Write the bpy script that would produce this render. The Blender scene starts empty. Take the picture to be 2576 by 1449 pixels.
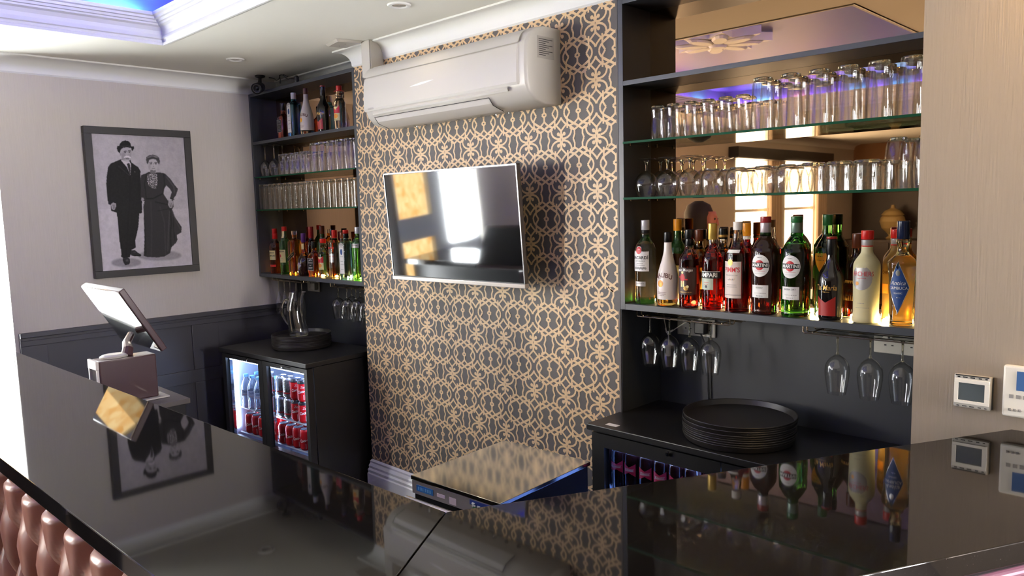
import bpy, bmesh, math, random
import numpy as np
from mathutils import Vector, Matrix
random.seed(7)
C = bpy.context.scene.collection
PI = math.pi
sc = bpy.context.scene
# ---------------------------------------------------------------- camera
cam = bpy.data.objects.new('camera', bpy.data.cameras.new('camera'))
C.objects.link(cam)
cam.data.sensor_width = 36.0
cam.data.lens = 1897.96 * 36.0 / 2576.0
cam.data.clip_start = 0.05
yaw, pit, roll = math.radians(-44.63602), math.radians(6.1516), math.radians(-1.49141)
fw = Vector((math.sin(yaw) * math.cos(pit), math.cos(yaw) * math.cos(pit), -math.sin(pit)))
r0 = Vector((math.cos(yaw), -math.sin(yaw), 0)); u0 = r0.cross(fw)
rt = math.cos(roll) * r0 + math.sin(roll) * u0
up = -math.sin(roll) * r0 + math.cos(roll) * u0
cam.matrix_world = Matrix(((rt.x, up.x, -fw.x, 0), (rt.y, up.y, -fw.y, 0), (rt.z, up.z, -fw.z, 1.664), (0, 0, 0, 1)))
sc.camera = cam
# ---------------------------------------------------------------- world and exposure
w = bpy.data.worlds.new('world'); sc.world = w; w.use_nodes = True
w.node_tree.nodes['Background'].inputs[0].default_value = (0.75, 0.85, 1.0, 1)
w.node_tree.nodes['Background'].inputs[1].default_value = 1.0
sc.view_settings.view_transform = 'Standard'; sc.view_settings.look = 'None'
sc.view_settings.exposure = 1.0; sc.view_settings.gamma = 1.0; sc.view_settings.use_curve_mapping = False
cy = sc.cycles
cy.max_bounces = 14; cy.diffuse_bounces = 4; cy.glossy_bounces = 7; cy.transmission_bounces = 14
cy.transparent_max_bounces = 40; cy.sample_clamp_indirect = 4.0; cy.caustics_reflective = False; cy.caustics_refractive = False
cy.use_denoising = True; cy.blur_glossy = 0.3

def area(name, loc, target, size, size_y, power, col, spread=180):
    l = bpy.data.lights.new(name, 'AREA'); l.shape = 'RECTANGLE'; l.size = size; l.size_y = size_y
    l.energy = power; l.color = col; l.spread = math.radians(spread)
    o = bpy.data.objects.new(name, l); C.objects.link(o); o.location = loc
    d = Vector(target) - Vector(loc); o.rotation_euler = d.to_track_quat('-Z', 'Y').to_euler()
    return o
def spot(name, loc, target, power, col, angle=70, size=0.03, blend=0.6):
    l = bpy.data.lights.new(name, 'SPOT'); l.energy = power; l.color = col
    l.spot_size = math.radians(angle); l.spot_blend = blend; l.shadow_soft_size = size
    o = bpy.data.objects.new(name, l); C.objects.link(o); o.location = loc
    d = Vector(target) - Vector(loc); o.rotation_euler = d.to_track_quat('-Z', 'Y').to_euler()
    return o
XL = -4.648          # left wall
YC = 2.35            # chimney breast front
CEIL = 2.507
# (the panes of window_1..window_4 in wall_left are the bright overcast daylight, see the windows below)
# warm ceiling lamps on the right of the room
spot('downlight_glow', (-0.13, 1.90, CEIL - 0.012), (-0.18, 2.1, 1.4), 17, (1.0, 0.60, 0.17), 130, 0.04, 0.8)
spot('downlight_bar', (-2.583, 1.994, CEIL - 0.012), (-2.583, 2.1, 0), 1, (1.0, 0.82, 0.6), 120, 0.03, 0.9)
spot('downlight_corner', (-4.045, 1.984, CEIL - 0.012), (-4.1, 2.0, 0), 2, (1.0, 0.82, 0.6), 120, 0.03, 0.9)

# ---------------------------------------------------------------- materials
def srgb(r, g, b):
    f = lambda c: (c / 255.0 / 12.92) if c <= 10 else ((c / 255.0 + 0.055) / 1.055) ** 2.4
    return (f(r), f(g), f(b), 1.0)
MATS = {}
def mat(name, col=(0.5, 0.5, 0.5, 1), rough=0.5, metal=0.0, trans=0.0, ior=1.5, emit=None, es=1.0, coat=0.0, spec=0.5):
    if name in MATS: return MATS[name]
    m = bpy.data.materials.new(name); m.use_nodes = True; MATS[name] = m
    b = m.node_tree.nodes['Principled BSDF']
    b.inputs['Base Color'].default_value = col; b.inputs['Roughness'].default_value = rough
    b.inputs['Metallic'].default_value = metal; b.inputs['IOR'].default_value = ior
    b.inputs['Transmission Weight'].default_value = trans; b.inputs['Coat Weight'].default_value = coat
    b.inputs['Coat Roughness'].default_value = 0.03
    b.inputs['Specular IOR Level'].default_value = spec
    if emit: b.inputs['Emission Color'].default_value = emit; b.inputs['Emission Strength'].default_value = es
    return m
def nodes(m): return m.node_tree.nodes, m.node_tree.links, m.node_tree.nodes['Principled BSDF']
def grain(m, scale, bump, colvar=0.0, detail=4, dist=0.002):
    """object-space noise: bump plus a slight colour variation"""
    n, l, b = nodes(m)
    tc = n.new('ShaderNodeTexCoord'); mp = n.new('ShaderNodeMapping'); nz = n.new('ShaderNodeTexNoise')
    mp.inputs['Scale'].default_value = scale; nz.inputs['Scale'].default_value = 1.0; nz.inputs['Detail'].default_value = detail
    l.new(tc.outputs['Object'], mp.inputs['Vector']); l.new(mp.outputs['Vector'], nz.inputs['Vector'])
    if bump:
        bp = n.new('ShaderNodeBump'); bp.inputs['Strength'].default_value = bump; bp.inputs['Distance'].default_value = dist
        l.new(nz.outputs['Fac'], bp.inputs['Height']); l.new(bp.outputs['Normal'], b.inputs['Normal'])
    if colvar:
        c = b.inputs['Base Color'].default_value
        mx = n.new('ShaderNodeMix'); mx.data_type = 'RGBA'
        mx.inputs['A'].default_value = (c[0] * (1 - colvar), c[1] * (1 - colvar), c[2] * (1 - colvar), 1)
        mx.inputs['B'].default_value = (min(1, c[0] * (1 + colvar)), min(1, c[1] * (1 + colvar)), min(1, c[2] * (1 + colvar)), 1)
        l.new(nz.outputs['Fac'], mx.inputs['Factor']); l.new(mx.outputs['Result'], b.inputs['Base Color'])
    return m
def emis(name, col, s):
    if name in MATS: return MATS[name]
    m = bpy.data.materials.new(name); m.use_nodes = True; MATS[name] = m
    n = m.node_tree.nodes; n.clear(); e = n.new('ShaderNodeEmission'); o = n.new('ShaderNodeOutputMaterial')
    e.inputs[0].default_value = col; e.inputs[1].default_value = s; m.node_tree.links.new(e.outputs[0], o.inputs[0])
    return m
def thin_glass(name, mid, edge, gloss=1.0, rough=0.0):
    """a thin glass wall: clear face on, a little darker where it is seen edge on, mirror-like at grazing angles (Schlick)"""
    m = bpy.data.materials.new(name); m.use_nodes = True; MATS[name] = m
    n = m.node_tree.nodes; l = m.node_tree.links; n.clear()
    o = n.new('ShaderNodeOutputMaterial'); mx = n.new('ShaderNodeMixShader'); t = n.new('ShaderNodeBsdfTransparent')
    g = n.new('ShaderNodeBsdfGlossy'); lw = n.new('ShaderNodeLayerWeight'); cm = n.new('ShaderNodeMix')
    g.inputs['Roughness'].default_value = rough; lw.inputs['Blend'].default_value = 0.5
    pw = n.new('ShaderNodeMath'); pw.operation = 'POWER'; pw.inputs[1].default_value = 5.0
    ml = n.new('ShaderNodeMath'); ml.operation = 'MULTIPLY_ADD'; ml.inputs[1].default_value = 0.9 * gloss; ml.inputs[2].default_value = 0.045 * gloss; ml.use_clamp = True
    p2 = n.new('ShaderNodeMath'); p2.operation = 'POWER'; p2.inputs[1].default_value = 3.0
    cm.data_type = 'RGBA'; cm.inputs['A'].default_value = mid; cm.inputs['B'].default_value = edge
    l.new(lw.outputs['Facing'], p2.inputs[0]); l.new(p2.outputs[0], cm.inputs['Factor']); l.new(cm.outputs['Result'], t.inputs['Color'])
    l.new(lw.outputs['Facing'], pw.inputs[0]); l.new(pw.outputs[0], ml.inputs[0]); l.new(ml.outputs[0], mx.inputs['Fac'])
    l.new(t.outputs[0], mx.inputs[1]); l.new(g.outputs[0], mx.inputs[2]); l.new(mx.outputs[0], o.inputs[0])
    return m

M_wall = grain(mat('lilac_grey_wallpaper', srgb(198, 190, 180), 0.75), (260, 260, 9), 0.35, 0.07)
M_wallR = grain(mat('beige_grained_wallpaper', srgb(152, 137, 121), 0.7), (240, 240, 7), 0.8, 0.08)
M_ceil = grain(mat('ceiling_paint', srgb(234, 232, 222), 0.9), (60, 60, 60), 0.05)
M_white = mat('white_plaster', srgb(232, 232, 228), 0.55)
M_skirt = mat('white_gloss_skirting', srgb(238, 236, 236), 0.3)
M_dado = mat('dark_grey_panel_paint', srgb(57, 55, 60), 0.45)
M_alc = grain(mat('slate_alcove_paint', srgb(50, 52, 56), 0.55), (90, 90, 30), 0.1)
M_cab = mat('slate_shelf_paint', srgb(58, 61, 66), 0.4)
M_wpg = grain(mat('wallpaper_grey_ground', srgb(88, 82, 78), 0.6), (300, 300, 20), 0.2, 0.05)
M_gold = grain(mat('wallpaper_gold_print', srgb(222, 188, 142), 0.45, metal=0.0), (90, 90, 90), 0.1, 0.04)
M_mirror = mat('bronze_mirror', (0.55, 0.34, 0.18, 1), 0.015, metal=1.0)
M_black = mat('black_laminate', srgb(24, 23, 24), 0.38)
M_blackg = mat('black_gloss', srgb(14, 14, 16), 0.12)
M_plast = mat('white_plastic', srgb(198, 193, 183), 0.35)
M_plast2 = mat('grey_plastic', srgb(150, 146, 142), 0.4)
M_dark = mat('dark_plastic', srgb(30, 29, 31), 0.35)
M_chrome = mat('chrome', (0.75, 0.74, 0.72, 1), 0.12, metal=1.0)
M_steel = mat('polished_steel', (0.74, 0.69, 0.60, 1), 0.09, metal=1.0)
M_brass = mat('brass_wire', (0.72, 0.56, 0.36, 1), 0.2, metal=1.0)
M_floor = grain(mat('floor_vinyl', srgb(58, 46, 40), 0.5), (3, 40, 3), 0.1, 0.25)
M_shelfglass = thin_glass('shelf_glass_face', (0.90, 0.95, 0.92, 1), (0.45, 0.62, 0.52, 1), 0.9)
M_greenedge = mat('green_glass_edge', srgb(10, 70, 44), 0.55, spec=0.12)
M_glass = thin_glass('clear_glass', (0.992, 0.992, 0.988, 1), (0.74, 0.74, 0.69, 1), 1.2)
M_jug = thin_glass('jug_glass', (0.97, 0.975, 0.975, 1), (0.62, 0.64, 0.64, 1), 2.6)
M_glassd = thin_glass('door_glass', (0.93, 0.95, 0.96, 1), (0.6, 0.65, 0.68, 1), 1.0)
M_base = mat('glass_base', (1.0, 0.93, 0.66, 1), 0.0, trans=1.0, ior=1.5)  # yellow tint puts the shelf lights' glow into the thick glass
M_granite = mat('black_granite', srgb(20, 19, 18), 0.035, ior=1.6, spec=0.5)
n, l, b = nodes(M_granite)
tc = n.new('ShaderNodeTexCoord'); v = n.new('ShaderNodeTexNoise'); v.inputs['Scale'].default_value = 420; v.inputs['Detail'].default_value = 2
rp = n.new('ShaderNodeValToRGB'); rp.color_ramp.elements[0].position = 0.68; rp.color_ramp.elements[0].color = srgb(20, 18, 17)
rp.color_ramp.elements[1].position = 0.80; rp.color_ramp.elements[1].color = srgb(84, 74, 66)
l.new(tc.outputs['Object'], v.inputs['Vector']); l.new(v.outputs['Fac'], rp.inputs[0]); l.new(rp.outputs[0], b.inputs['Base Color'])
M_leather = grain(mat('rose_leather', srgb(142, 94, 80), 0.32), (120, 120, 120), 0.08, 0.05)
INK = mat('black_ink', srgb(20, 18, 20), 0.5)
RED = mat('red_ink', srgb(196, 24, 34), 0.45)
WHT = mat('white_label', srgb(236, 232, 228), 0.5)
WINK = mat('white_ink', srgb(240, 238, 232), 0.5)
GOLDI = mat('gold_ink', srgb(206, 160, 84), 0.35, metal=0.4)
BLUE = mat('blue_ink', srgb(34, 70, 130), 0.4)
CREAM = mat('cream_label', srgb(238, 222, 160), 0.5)
ORANGE = mat('orange_label', srgb(235, 150, 40), 0.5)
SILV = mat('silver_foil', (0.75, 0.74, 0.72, 1), 0.25, metal=1.0)
GREYL = mat('grey_label', srgb(176, 170, 166), 0.35, metal=0.3)
PINK = mat('pink_red_ink', srgb(214, 44, 78), 0.45)
PURP = mat('purple_foil', srgb(96, 50, 130), 0.3, metal=0.3)

# ---------------------------------------------------------------- geometry helpers
class MB:
    def __init__(s): s.v = []; s.f = []; s.m = []
    def add(s, vs, fs, m=0):
        o = len(s.v); s.v += [tuple(p) for p in vs]
        s.f += [tuple(i + o for i in f) for f in fs]; s.m += [m] * len(fs); return s
    def box(s, x0, y0, z0, x1, y1, z1, m=0, bev=0.0):
        if x1 < x0: x0, x1 = x1, x0
        if y1 < y0: y0, y1 = y1, y0
        if z1 < z0: z0, z1 = z1, z0
        if bev <= 0:
            return s.add([(x0, y0, z0), (x1, y0, z0), (x1, y1, z0), (x0, y1, z0), (x0, y0, z1), (x1, y0, z1), (x1, y1, z1), (x0, y1, z1)],
                         [(0, 3, 2, 1), (4, 5, 6, 7), (0, 1, 5, 4), (1, 2, 6, 5), (2, 3, 7, 6), (3, 0, 4, 7)], m)
        bm = bmesh.new(); bmesh.ops.create_cube(bm, size=1.0)
        for q in bm.verts: q.co = ((x0 + x1) / 2 + q.co.x * (x1 - x0), (y0 + y1) / 2 + q.co.y * (y1 - y0), (z0 + z1) / 2 + q.co.z * (z1 - z0))
        bmesh.ops.bevel(bm, geom=bm.edges[:], offset=bev, segments=2, affect='EDGES', profile=0.5)
        s.bm(bm, m); return s
    def bm(s, bm, m=0):
        bm.verts.ensure_lookup_table(); bm.verts.index_update()
        s.add([q.co[:] for q in bm.verts], [tuple(q.index for q in f.verts) for f in bm.faces], m); bm.free()
    def lathe(s, prof, seg=24, m=0, c=(0, 0, 0), cap0=False, cap1=False, mf=None, ang0=0.0):
        """prof: (r, z); mf(z) may give the material slot"""
        o = len(s.v); k = len(prof)
        for r, z in prof:
            for i in range(seg):
                a = 2 * PI * i / seg + ang0; s.v.append((c[0] + r * math.cos(a), c[1] + r * math.sin(a), c[2] + z))
        for j in range(k - 1):
            mm = m if mf is None else mf((prof[j][1] + prof[j + 1][1]) / 2)
            for i in range(seg):
                i2 = (i + 1) % seg
                s.f.append((o + j * seg + i, o + j * seg + i2, o + (j + 1) * seg + i2, o + (j + 1) * seg + i)); s.m.append(mm)
        if cap0: s.f.append(tuple(o + i for i in reversed(range(seg)))); s.m.append(m)
        if cap1: s.f.append(tuple(o + (k - 1) * seg + i for i in range(seg))); s.m.append(m)
        return s
    def loft(s, rings, seg=28, m=0, c=(0, 0, 0), mf=None, cap0=True, cap1=True):
        """rings: (z, rx, ry, exponent): superellipse sections"""
        o = len(s.v); k = len(rings)
        for z, rx, ry, e in rings:
            for i in range(seg):
                a = 2 * PI * (i + 0.5) / seg; ca, sa = math.cos(a), math.sin(a)
                s.v.append((c[0] + rx * math.copysign(abs(ca) ** (2 / e), ca), c[1] + ry * math.copysign(abs(sa) ** (2 / e), sa), c[2] + z))
        for j in range(k - 1):
            mm = m if mf is None else mf((rings[j][0] + rings[j + 1][0]) / 2)
            for i in range(seg):
                i2 = (i + 1) % seg
                s.f.append((o + j * seg + i, o + j * seg + i2, o + (j + 1) * seg + i2, o + (j + 1) * seg + i)); s.m.append(mm)
        if cap0: s.f.append(tuple(o + i for i in reversed(range(seg)))); s.m.append(m if mf is None else mf(rings[0][0]))
        if cap1: s.f.append(tuple(o + (k - 1) * seg + i for i in range(seg))); s.m.append(m if mf is None else mf(rings[-1][0]))
        return s
    def tube(s, pts, r, seg=8, m=0, closed=False):
        pts = [Vector(p) for p in pts]; o = len(s.v); k = len(pts); N = None
        for i, p in enumerate(pts):
            if closed: t = (pts[(i + 1) % k] - pts[i - 1]).normalized()
            else: t = (pts[min(i + 1, k - 1)] - pts[max(i - 1, 0)]).normalized()
            if N is None:
                N = t.cross(Vector((0, 0, 1)))
                if N.length < 1e-3: N = t.cross(Vector((1, 0, 0)))
            N = (N - t * N.dot(t)); N.normalize(); B = t.cross(N)
            rr = r[i] if isinstance(r, (list, tuple)) else r
            for q in range(seg):
                a = 2 * PI * q / seg; s.v.append(tuple(p + N * rr * math.cos(a) + B * rr * math.sin(a)))
        for i in range(k if closed else k - 1):
            i2 = (i + 1) % k
            for q in range(seg):
                q2 = (q + 1) % seg; s.f.append((o + i * seg + q, o + i * seg + q2, o + i2 * seg + q2, o + i2 * seg + q)); s.m.append(m)
        if not closed:
            s.f.append(tuple(o + q for q in reversed(range(seg)))); s.m.append(m)
            s.f.append(tuple(o + (k - 1) * seg + q for q in range(seg))); s.m.append(m)
        return s
    def prism(s, poly, axis, a, b, m=0):
        """poly in the two other axes (x,z) for axis 'y', (y,z) for 'x', (x,y) for 'z'"""
        def P(u, w, t): return {'x': (t, u, w), 'y': (u, t, w), 'z': (u, w, t)}[axis]
        k = len(poly)
        return s.add([P(u, w, a) for u, w in poly] + [P(u, w, b) for u, w in poly],
                     [tuple(reversed(range(k))), tuple(range(k, 2 * k))] + [(i, (i + 1) % k, k + (i + 1) % k, k + i) for i in range(k)], m)
    def sweep(s, sections, m=0, closed=True):
        """sections: equal-length loops of points, joined one after another"""
        o = len(s.v); k = len(sections[0])
        for sec in sections: s.v += [tuple(p) for p in sec]
        for j in range(len(sections) - 1):
            for i in range(k if closed else k - 1):
                i2 = (i + 1) % k
                s.f.append((o + j * k + i, o + j * k + i2, o + (j + 1) * k + i2, o + (j + 1) * k + i)); s.m.append(m)
        return s
    def merge(s, other, M=None, mo=0):
        vs = [tuple(M @ Vector(p)) for p in other.v] if M else other.v
        o = len(s.v); s.v += vs; s.f += [tuple(i + o for i in f) for f in other.f]; s.m += [x + mo for x in other.m]; return s

def wloc(o):
    p = Vector((0, 0, 0))
    while o is not None: p += o.location; o = o.parent
    return p
def obj(name, mb, mats, parent=None, world=False, sharp=20, smooth=True, fix=True):
    """links one mesh object; world=True: the shape is given in world space and the (unrotated) parent's place is taken off"""
    me = bpy.data.meshes.new(name); vs = mb.v
    if world and parent is not None:
        q = wloc(parent); vs = [(p[0] - q.x, p[1] - q.y, p[2] - q.z) for p in vs]
    me.from_pydata(vs, [], mb.f); me.update()
    for m in (mats if isinstance(mats, (list, tuple)) else [mats]): me.materials.append(m)
    if fix:
        bm = bmesh.new(); bm.from_mesh(me)
        for f, mi in zip(bm.faces, mb.m): f.material_index = mi
        bmesh.ops.recalc_face_normals(bm, faces=bm.faces[:]); bm.to_mesh(me); bm.free()
    else:
        for f, mi in zip(me.polygons, mb.m): f.material_index = mi
    if smooth:
        me.polygons.foreach_set('use_smooth', [True] * len(me.polygons)); me.set_sharp_from_angle(angle=math.radians(sharp))
    o = bpy.data.objects.new(name, me); C.objects.link(o)
    if parent is not None: o.parent = parent
    return o
def tag(o, label, cat=None, group=None):
    o['label'] = label
    if cat: o['category'] = cat
    if group: o['group'] = group
    return o
def thing(name, label, cat, loc=(0, 0, 0), rz=0, group=None):
    o = bpy.data.objects.new(name, None); C.objects.link(o); o.empty_display_size = 0.05
    o.location = loc; o.rotation_euler = (0, 0, rz); return tag(o, label, cat, group)
def struct(name, mb, mats, parent=None, **k):
    o = obj(name, mb, mats, parent, **k)
    if parent is None: o['kind'] = 'structure'
    return o
def copy_tree(o, loc=None, rz=None, parent=None, label=None, group=None):
    c = o.copy(); C.objects.link(c); c.parent = parent
    if loc is not None: c.location = loc
    if rz is not None: c.rotation_euler = (0, 0, rz)
    if label: c['label'] = label
    if group: c['group'] = group
    for ch in list(o.children): copy_tree(ch, parent=c)
    return c
ORD = ['', 'first', 'second', 'third', 'fourth', 'fifth', 'sixth', 'seventh', 'eighth', 'ninth', 'tenth', 'eleventh', 'twelfth', 'thirteenth',
       'fourteenth', 'fifteenth', 'sixteenth', 'seventeenth', 'eighteenth', 'nineteenth', 'twentieth']
def ordl(i, n, l='leftmost', r='rightmost'):
    return l if i == 0 else (r if i == n - 1 else ORD[i + 1])
_tc = {}
def text2d(body, size, bold=0.0, align='CENTER'):
    """flat letters as (points, faces) in x, y"""
    k = (body, align, bold)
    if k not in _tc:
        cu = bpy.data.curves.new('t', 'FONT'); cu.body = body; cu.size = 1.0; cu.align_x = align; cu.align_y = 'CENTER'
        cu.resolution_u = 3; cu.offset = bold
        o = bpy.data.objects.new('t', cu); C.objects.link(o)
        dg = bpy.context.evaluated_depsgraph_get(); dg.update()
        me = bpy.data.meshes.new_from_object(o.evaluated_get(dg))
        _tc[k] = ([tuple(q.co[:2]) for q in me.vertices], [tuple(f.vertices) for f in me.polygons])
        bpy.data.objects.remove(o); bpy.data.curves.remove(cu); bpy.data.meshes.remove(me)
    vs, fs = _tc[k]
    return [(x * size, y * size) for x, y in vs], fs
for t_, b_ in [('BACARDÍ', .02), ('CARTA BLANCA', 0), ('MALIBU', .02), ('Captain Morgan', .01), ('CAMPARI', .03), ("PIMM'S", .01), ('MARTINI', .02), ('ROSSO', 0),
               ('EXTRA DRY', 0), ('Tia Maria', .01), ('ARCHERS', 0), ('Antica', .01), ('SAMBUCA', .01), ('CLASSIC', 0), ('JAMESON', .02), ('Southern', .02), ('COMFORT', .02),
               ('SMIRNOFF', .01), ('BOMBAY', .01), ('SAPPHIRE', 0), ('JACK', .01), ("DANIEL'S", .01), ('Coca-Cola', .02), ('Coke', .02), ('Budweiser', .02), ('still', 0), ('Still', 0),
               ('Irish Whiskey', 0), ('No.7', .01), ('Sierra', .02), ('TANQUERAY', .01), ('TEQUILA', 0), ('COURVOISIER', 0), ('CARIBBEAN RUM', 0), ('1 LITRE', 0), ("ENGLAND'S No.1 CUP", 0),
               ('BLACK LABEL', 0), ('DAIKIN', .01), ('RUM', 0), ('BITTER', 0), ('Zero', .01), ('9.5', 0)]:
    text2d(t_, 1, b_)
# ================================================================ the room
BACK = 2.62          # back wall of the two alcoves
CX0, CX1 = -3.455, -1.735
FR = -7.5            # far wall behind the camera
XR = 2.6
YW = 2.10            # face of the right-hand wall
RX = -0.615          # its left edge
# windows of the left wall: (y0, y1, z0, z1)
WIN = [(-0.20, 0.955, 0.30, 2.26), (-1.98, -1.46, 1.10, 2.14), (-4.62, -3.66, 0.85, 2.22), (-6.1, -5.05, 0.85, 2.22)]
mb = MB(); ys = [FR]
for y0, y1, z0, z1 in sorted(WIN):
    mb.box(XL - 0.2, ys[-1], 0, XL, y0, CEIL); mb.box(XL - 0.2, y0, 0, XL, y1, z0); mb.box(XL - 0.2, y0, z1, XL, y1, CEIL); ys.append(y1)
mb.box(XL - 0.2, ys[-1], 0, XL, BACK + 0.2, CEIL)
struct('wall_left', mb, M_wall)
struct('wall_back', MB().box(XL, BACK, 0, CX0 + 0.02, BACK + 0.15, CEIL).box(CX1 - 0.02, BACK, 0, 0.1, BACK + 0.15, CEIL), M_alc)
struct('wall_front', MB().box(XL - 0.2, FR - 0.2, 0, XR + 0.2, FR, CEIL, 0), [grain(mat('tan_wallpaper', srgb(158, 118, 84), 0.7), (200, 200, 8), 0.2, 0.05)])
struct('wall_right', MB().box(RX, YW, 0, XR, YW + 0.14, CEIL), M_wallR)
struct('wall_side', MB().box(XR, FR, 0, XR + 0.2, 1.52, CEIL).box(XR, 2.04, 0, XR + 0.2, YW + 0.14, CEIL).box(XR, 1.52, 0, XR + 0.2, 2.04, 0.45).box(XR, 1.52, 2.38, XR + 0.2, 2.04, CEIL), M_wallR)
struct('floor', MB().box(XL, FR, -0.1, XR, BACK, 0), M_floor)

# chimney breast with the printed trellis of the wallpaper
PX, PZ = 0.1805, 0.2122
mb = MB(); mb.box(CX0, YC, 0, CX1, BACK + 0.1, CEIL, 0)
kx, kz = PX / 465.0, PZ / 720.0
def arcpts(p): return p
def q(pts): return [(x * kx, -y * kz) for x, y in pts]
ogee = [
    [(-32, 0), (0, -32), (32, 0)],
    [(0, -30), (0, -88), (-10, -108), (-30, -130), (-60, -160), (-104, -178), (-107, -214), (-52, -241), (0, -200), (52, -155)],
    [(0, -200), (-70, -153), (-128, -112), (-165, -72), (-184, -36), (-190, 0)],
    [(-148, -212), (-148, -62), (-113, 0)],
    [(-60, -155), (-148, -92)],
    [(-52, -241), (-50, -300), (-70, -360)],
]
scroll = [
    [(4, 14), (50, 14), (88, 30), (115, 55), (130, 85), (136, 120), (132, 160)],
    [(14, 8), (8, 40), (18, 62), (40, 78)],
    [(3, 40), (3, 118)],
    [(0, 118), (55, 184), (96, 222)],
    [(0, 300), (14, 264), (52, 216), (100, 186), (132, 162), (182, 119)],
]
HW = 0.0041; LAY = [0]
seen = set()
def clip(poly, x0, x1, z0, z1):
    for ax, lim, sg in ((0, x0, 1), (0, x1, -1), (1, z0, 1), (1, z1, -1)):
        out = []
        for i in range(len(poly)):
            a, b_ = poly[i - 1], poly[i]; ia = (a[ax] - lim) * sg >= 0; ib = (b_[ax] - lim) * sg >= 0
            if ia != ib:
                t = (lim - a[ax]) / (b_[ax] - a[ax]); out.append((a[0] + (b_[0] - a[0]) * t, a[1] + (b_[1] - a[1]) * t))
            if ib: out.append(b_)
        poly = out
        if not poly: return poly
    return poly
WX0, WX1, WZ0, WZ1 = CX0 + 0.002, CX1 - 0.008, 0.285, 2.42
def flatp(mb, pl):
    LAY[0] = (LAY[0] + 1) % 47
    ar = sum(pl[i - 1][0] * pl[i][1] - pl[i][0] * pl[i - 1][1] for i in range(len(pl)))
    if ar < 0: pl = pl[::-1]
    mb.add([(x, YC - 0.0002 - LAY[0] * 0.00003, z) for x, z in pl], [tuple(range(len(pl)))], 1)
def stroke(mb, pts):
    pts = [Vector(p) for p in pts]; L = []; R_ = []
    for i, p in enumerate(pts):
        d0 = (p - pts[i - 1]).normalized() if i else None; d1 = (pts[i + 1] - p).normalized() if i < len(pts) - 1 else None
        if d0 is None: d0 = d1
        if d1 is None: d1 = d0
        nn = Vector((-(d0 + d1).y, (d0 + d1).x)).normalized(); k = max(0.5, nn.dot(Vector((-d0.y, d0.x)))); nn = nn * HW / k
        L.append(p + nn); R_.append(p - nn)
    for i in range(len(pts) - 1):
        pl = clip([tuple(L[i]), tuple(L[i + 1]), tuple(R_[i + 1]), tuple(R_[i])], WX0, WX1, WZ0, WZ1)
        if len(pl) > 2: flatp(mb, pl)
def disc(mb, cx, cz, r):
    pl = clip([(cx + r * math.cos(a * PI / 6), cz + r * math.sin(a * PI / 6)) for a in range(12)], WX0, WX1, WZ0, WZ1)
    if len(pl) > 2: flatp(mb, pl)
ox, oz = -1.9280, 1.8210       # an ogee centre measured on the wall
for i in range(-10, 4):
    for j in range(-9, 5):
        for kind, bx, bz in (('o', ox + i * PX, oz + j * PZ), ('s', ox + (i + 0.5) * PX, oz + (j + 0.5) * PZ)):
            if not (CX0 - 0.2 < bx < CX1 + 0.2 and 0.1 < bz < 2.6): continue
            for st in (ogee if kind == 'o' else scroll):
                for sx in (1, -1):
                    for sz in (1, -1):
                        if kind == 'o' and st is ogee[0] and sx < 0: continue
                        stroke(mb, [(bx + x * sx, bz + z * sz) for x, z in q(st)])
            if kind == 's':
                for sx in (1, -1):
                    for sz in (1, -1): disc(mb, bx + 40 * kx * sx, bz + 78 * kz * sz, 0.0078)
o = struct('wall_chimney', mb, [M_wpg, M_gold], smooth=False, fix=False)

# ceiling with the sunken lit tray
TX0, TX1, TY0, TY1 = -3.925, -1.31, -2.2, 1.56
mb = MB()
mb.box(XL - 0.2, TY1, CEIL, XR + 0.2, BACK + 0.2, CEIL + 0.06); mb.box(XL - 0.2, FR - 0.2, CEIL, XR + 0.2, TY0, CEIL + 0.06)
mb.box(XL - 0.2, TY0, CEIL, TX0, TY1, CEIL + 0.06); mb.box(TX1, TY0, CEIL, XR + 0.2, TY1, CEIL + 0.06)
struct('ceiling', mb, M_ceil)
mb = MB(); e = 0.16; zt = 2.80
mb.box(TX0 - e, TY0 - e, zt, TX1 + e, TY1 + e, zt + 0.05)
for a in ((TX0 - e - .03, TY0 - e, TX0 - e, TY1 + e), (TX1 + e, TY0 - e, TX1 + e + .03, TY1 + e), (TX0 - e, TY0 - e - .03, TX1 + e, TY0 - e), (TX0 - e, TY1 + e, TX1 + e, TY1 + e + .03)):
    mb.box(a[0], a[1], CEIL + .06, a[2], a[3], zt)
mt = mat('satin_tray_ceiling', srgb(112, 108, 150), 0.5)  # violet tint puts the strips' light into a whitish ceiling
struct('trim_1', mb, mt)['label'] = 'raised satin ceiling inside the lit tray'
# moulding round the tray: (inward, up) steps
prof = [(0.0, 0.0), (0.0, -0.004), (0.012, -0.004), (0.012, 0.008), (0.006, 0.012), (0.010, 0.022), (0.018, 0.026), (0.016, 0.034), (0.010, 0.045), (0.012, 0.062), (0.024, 0.078), (0.040, 0.084),
        (0.042, 0.092), (0.050, 0.094), (0.054, 0.104), (0.064, 0.106), (0.066, 0.116), (0.078, 0.120), (0.078, 0.135), (-0.01, 0.135), (-0.01, 0.06), (-0.01, 0.0)]
def frame_sweep(x0, x1, y0, y1, z, prof):
    secs = []
    for cxx, cyy, sx, sy in ((x0, y0, 1, 1), (x1, y0, -1, 1), (x1, y1, -1, -1), (x0, y1, 1, -1), (x0, y0, 1, 1)):
        secs.append([(cxx + a * sx, cyy + a * sy, z + b_) for a, b_ in prof])
    return MB().sweep(secs)
struct('trim_2', frame_sweep(TX0, TX1, TY0, TY1, CEIL, prof), M_white, sharp=20)['label'] = 'stepped plaster moulding round the ceiling tray'
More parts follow.
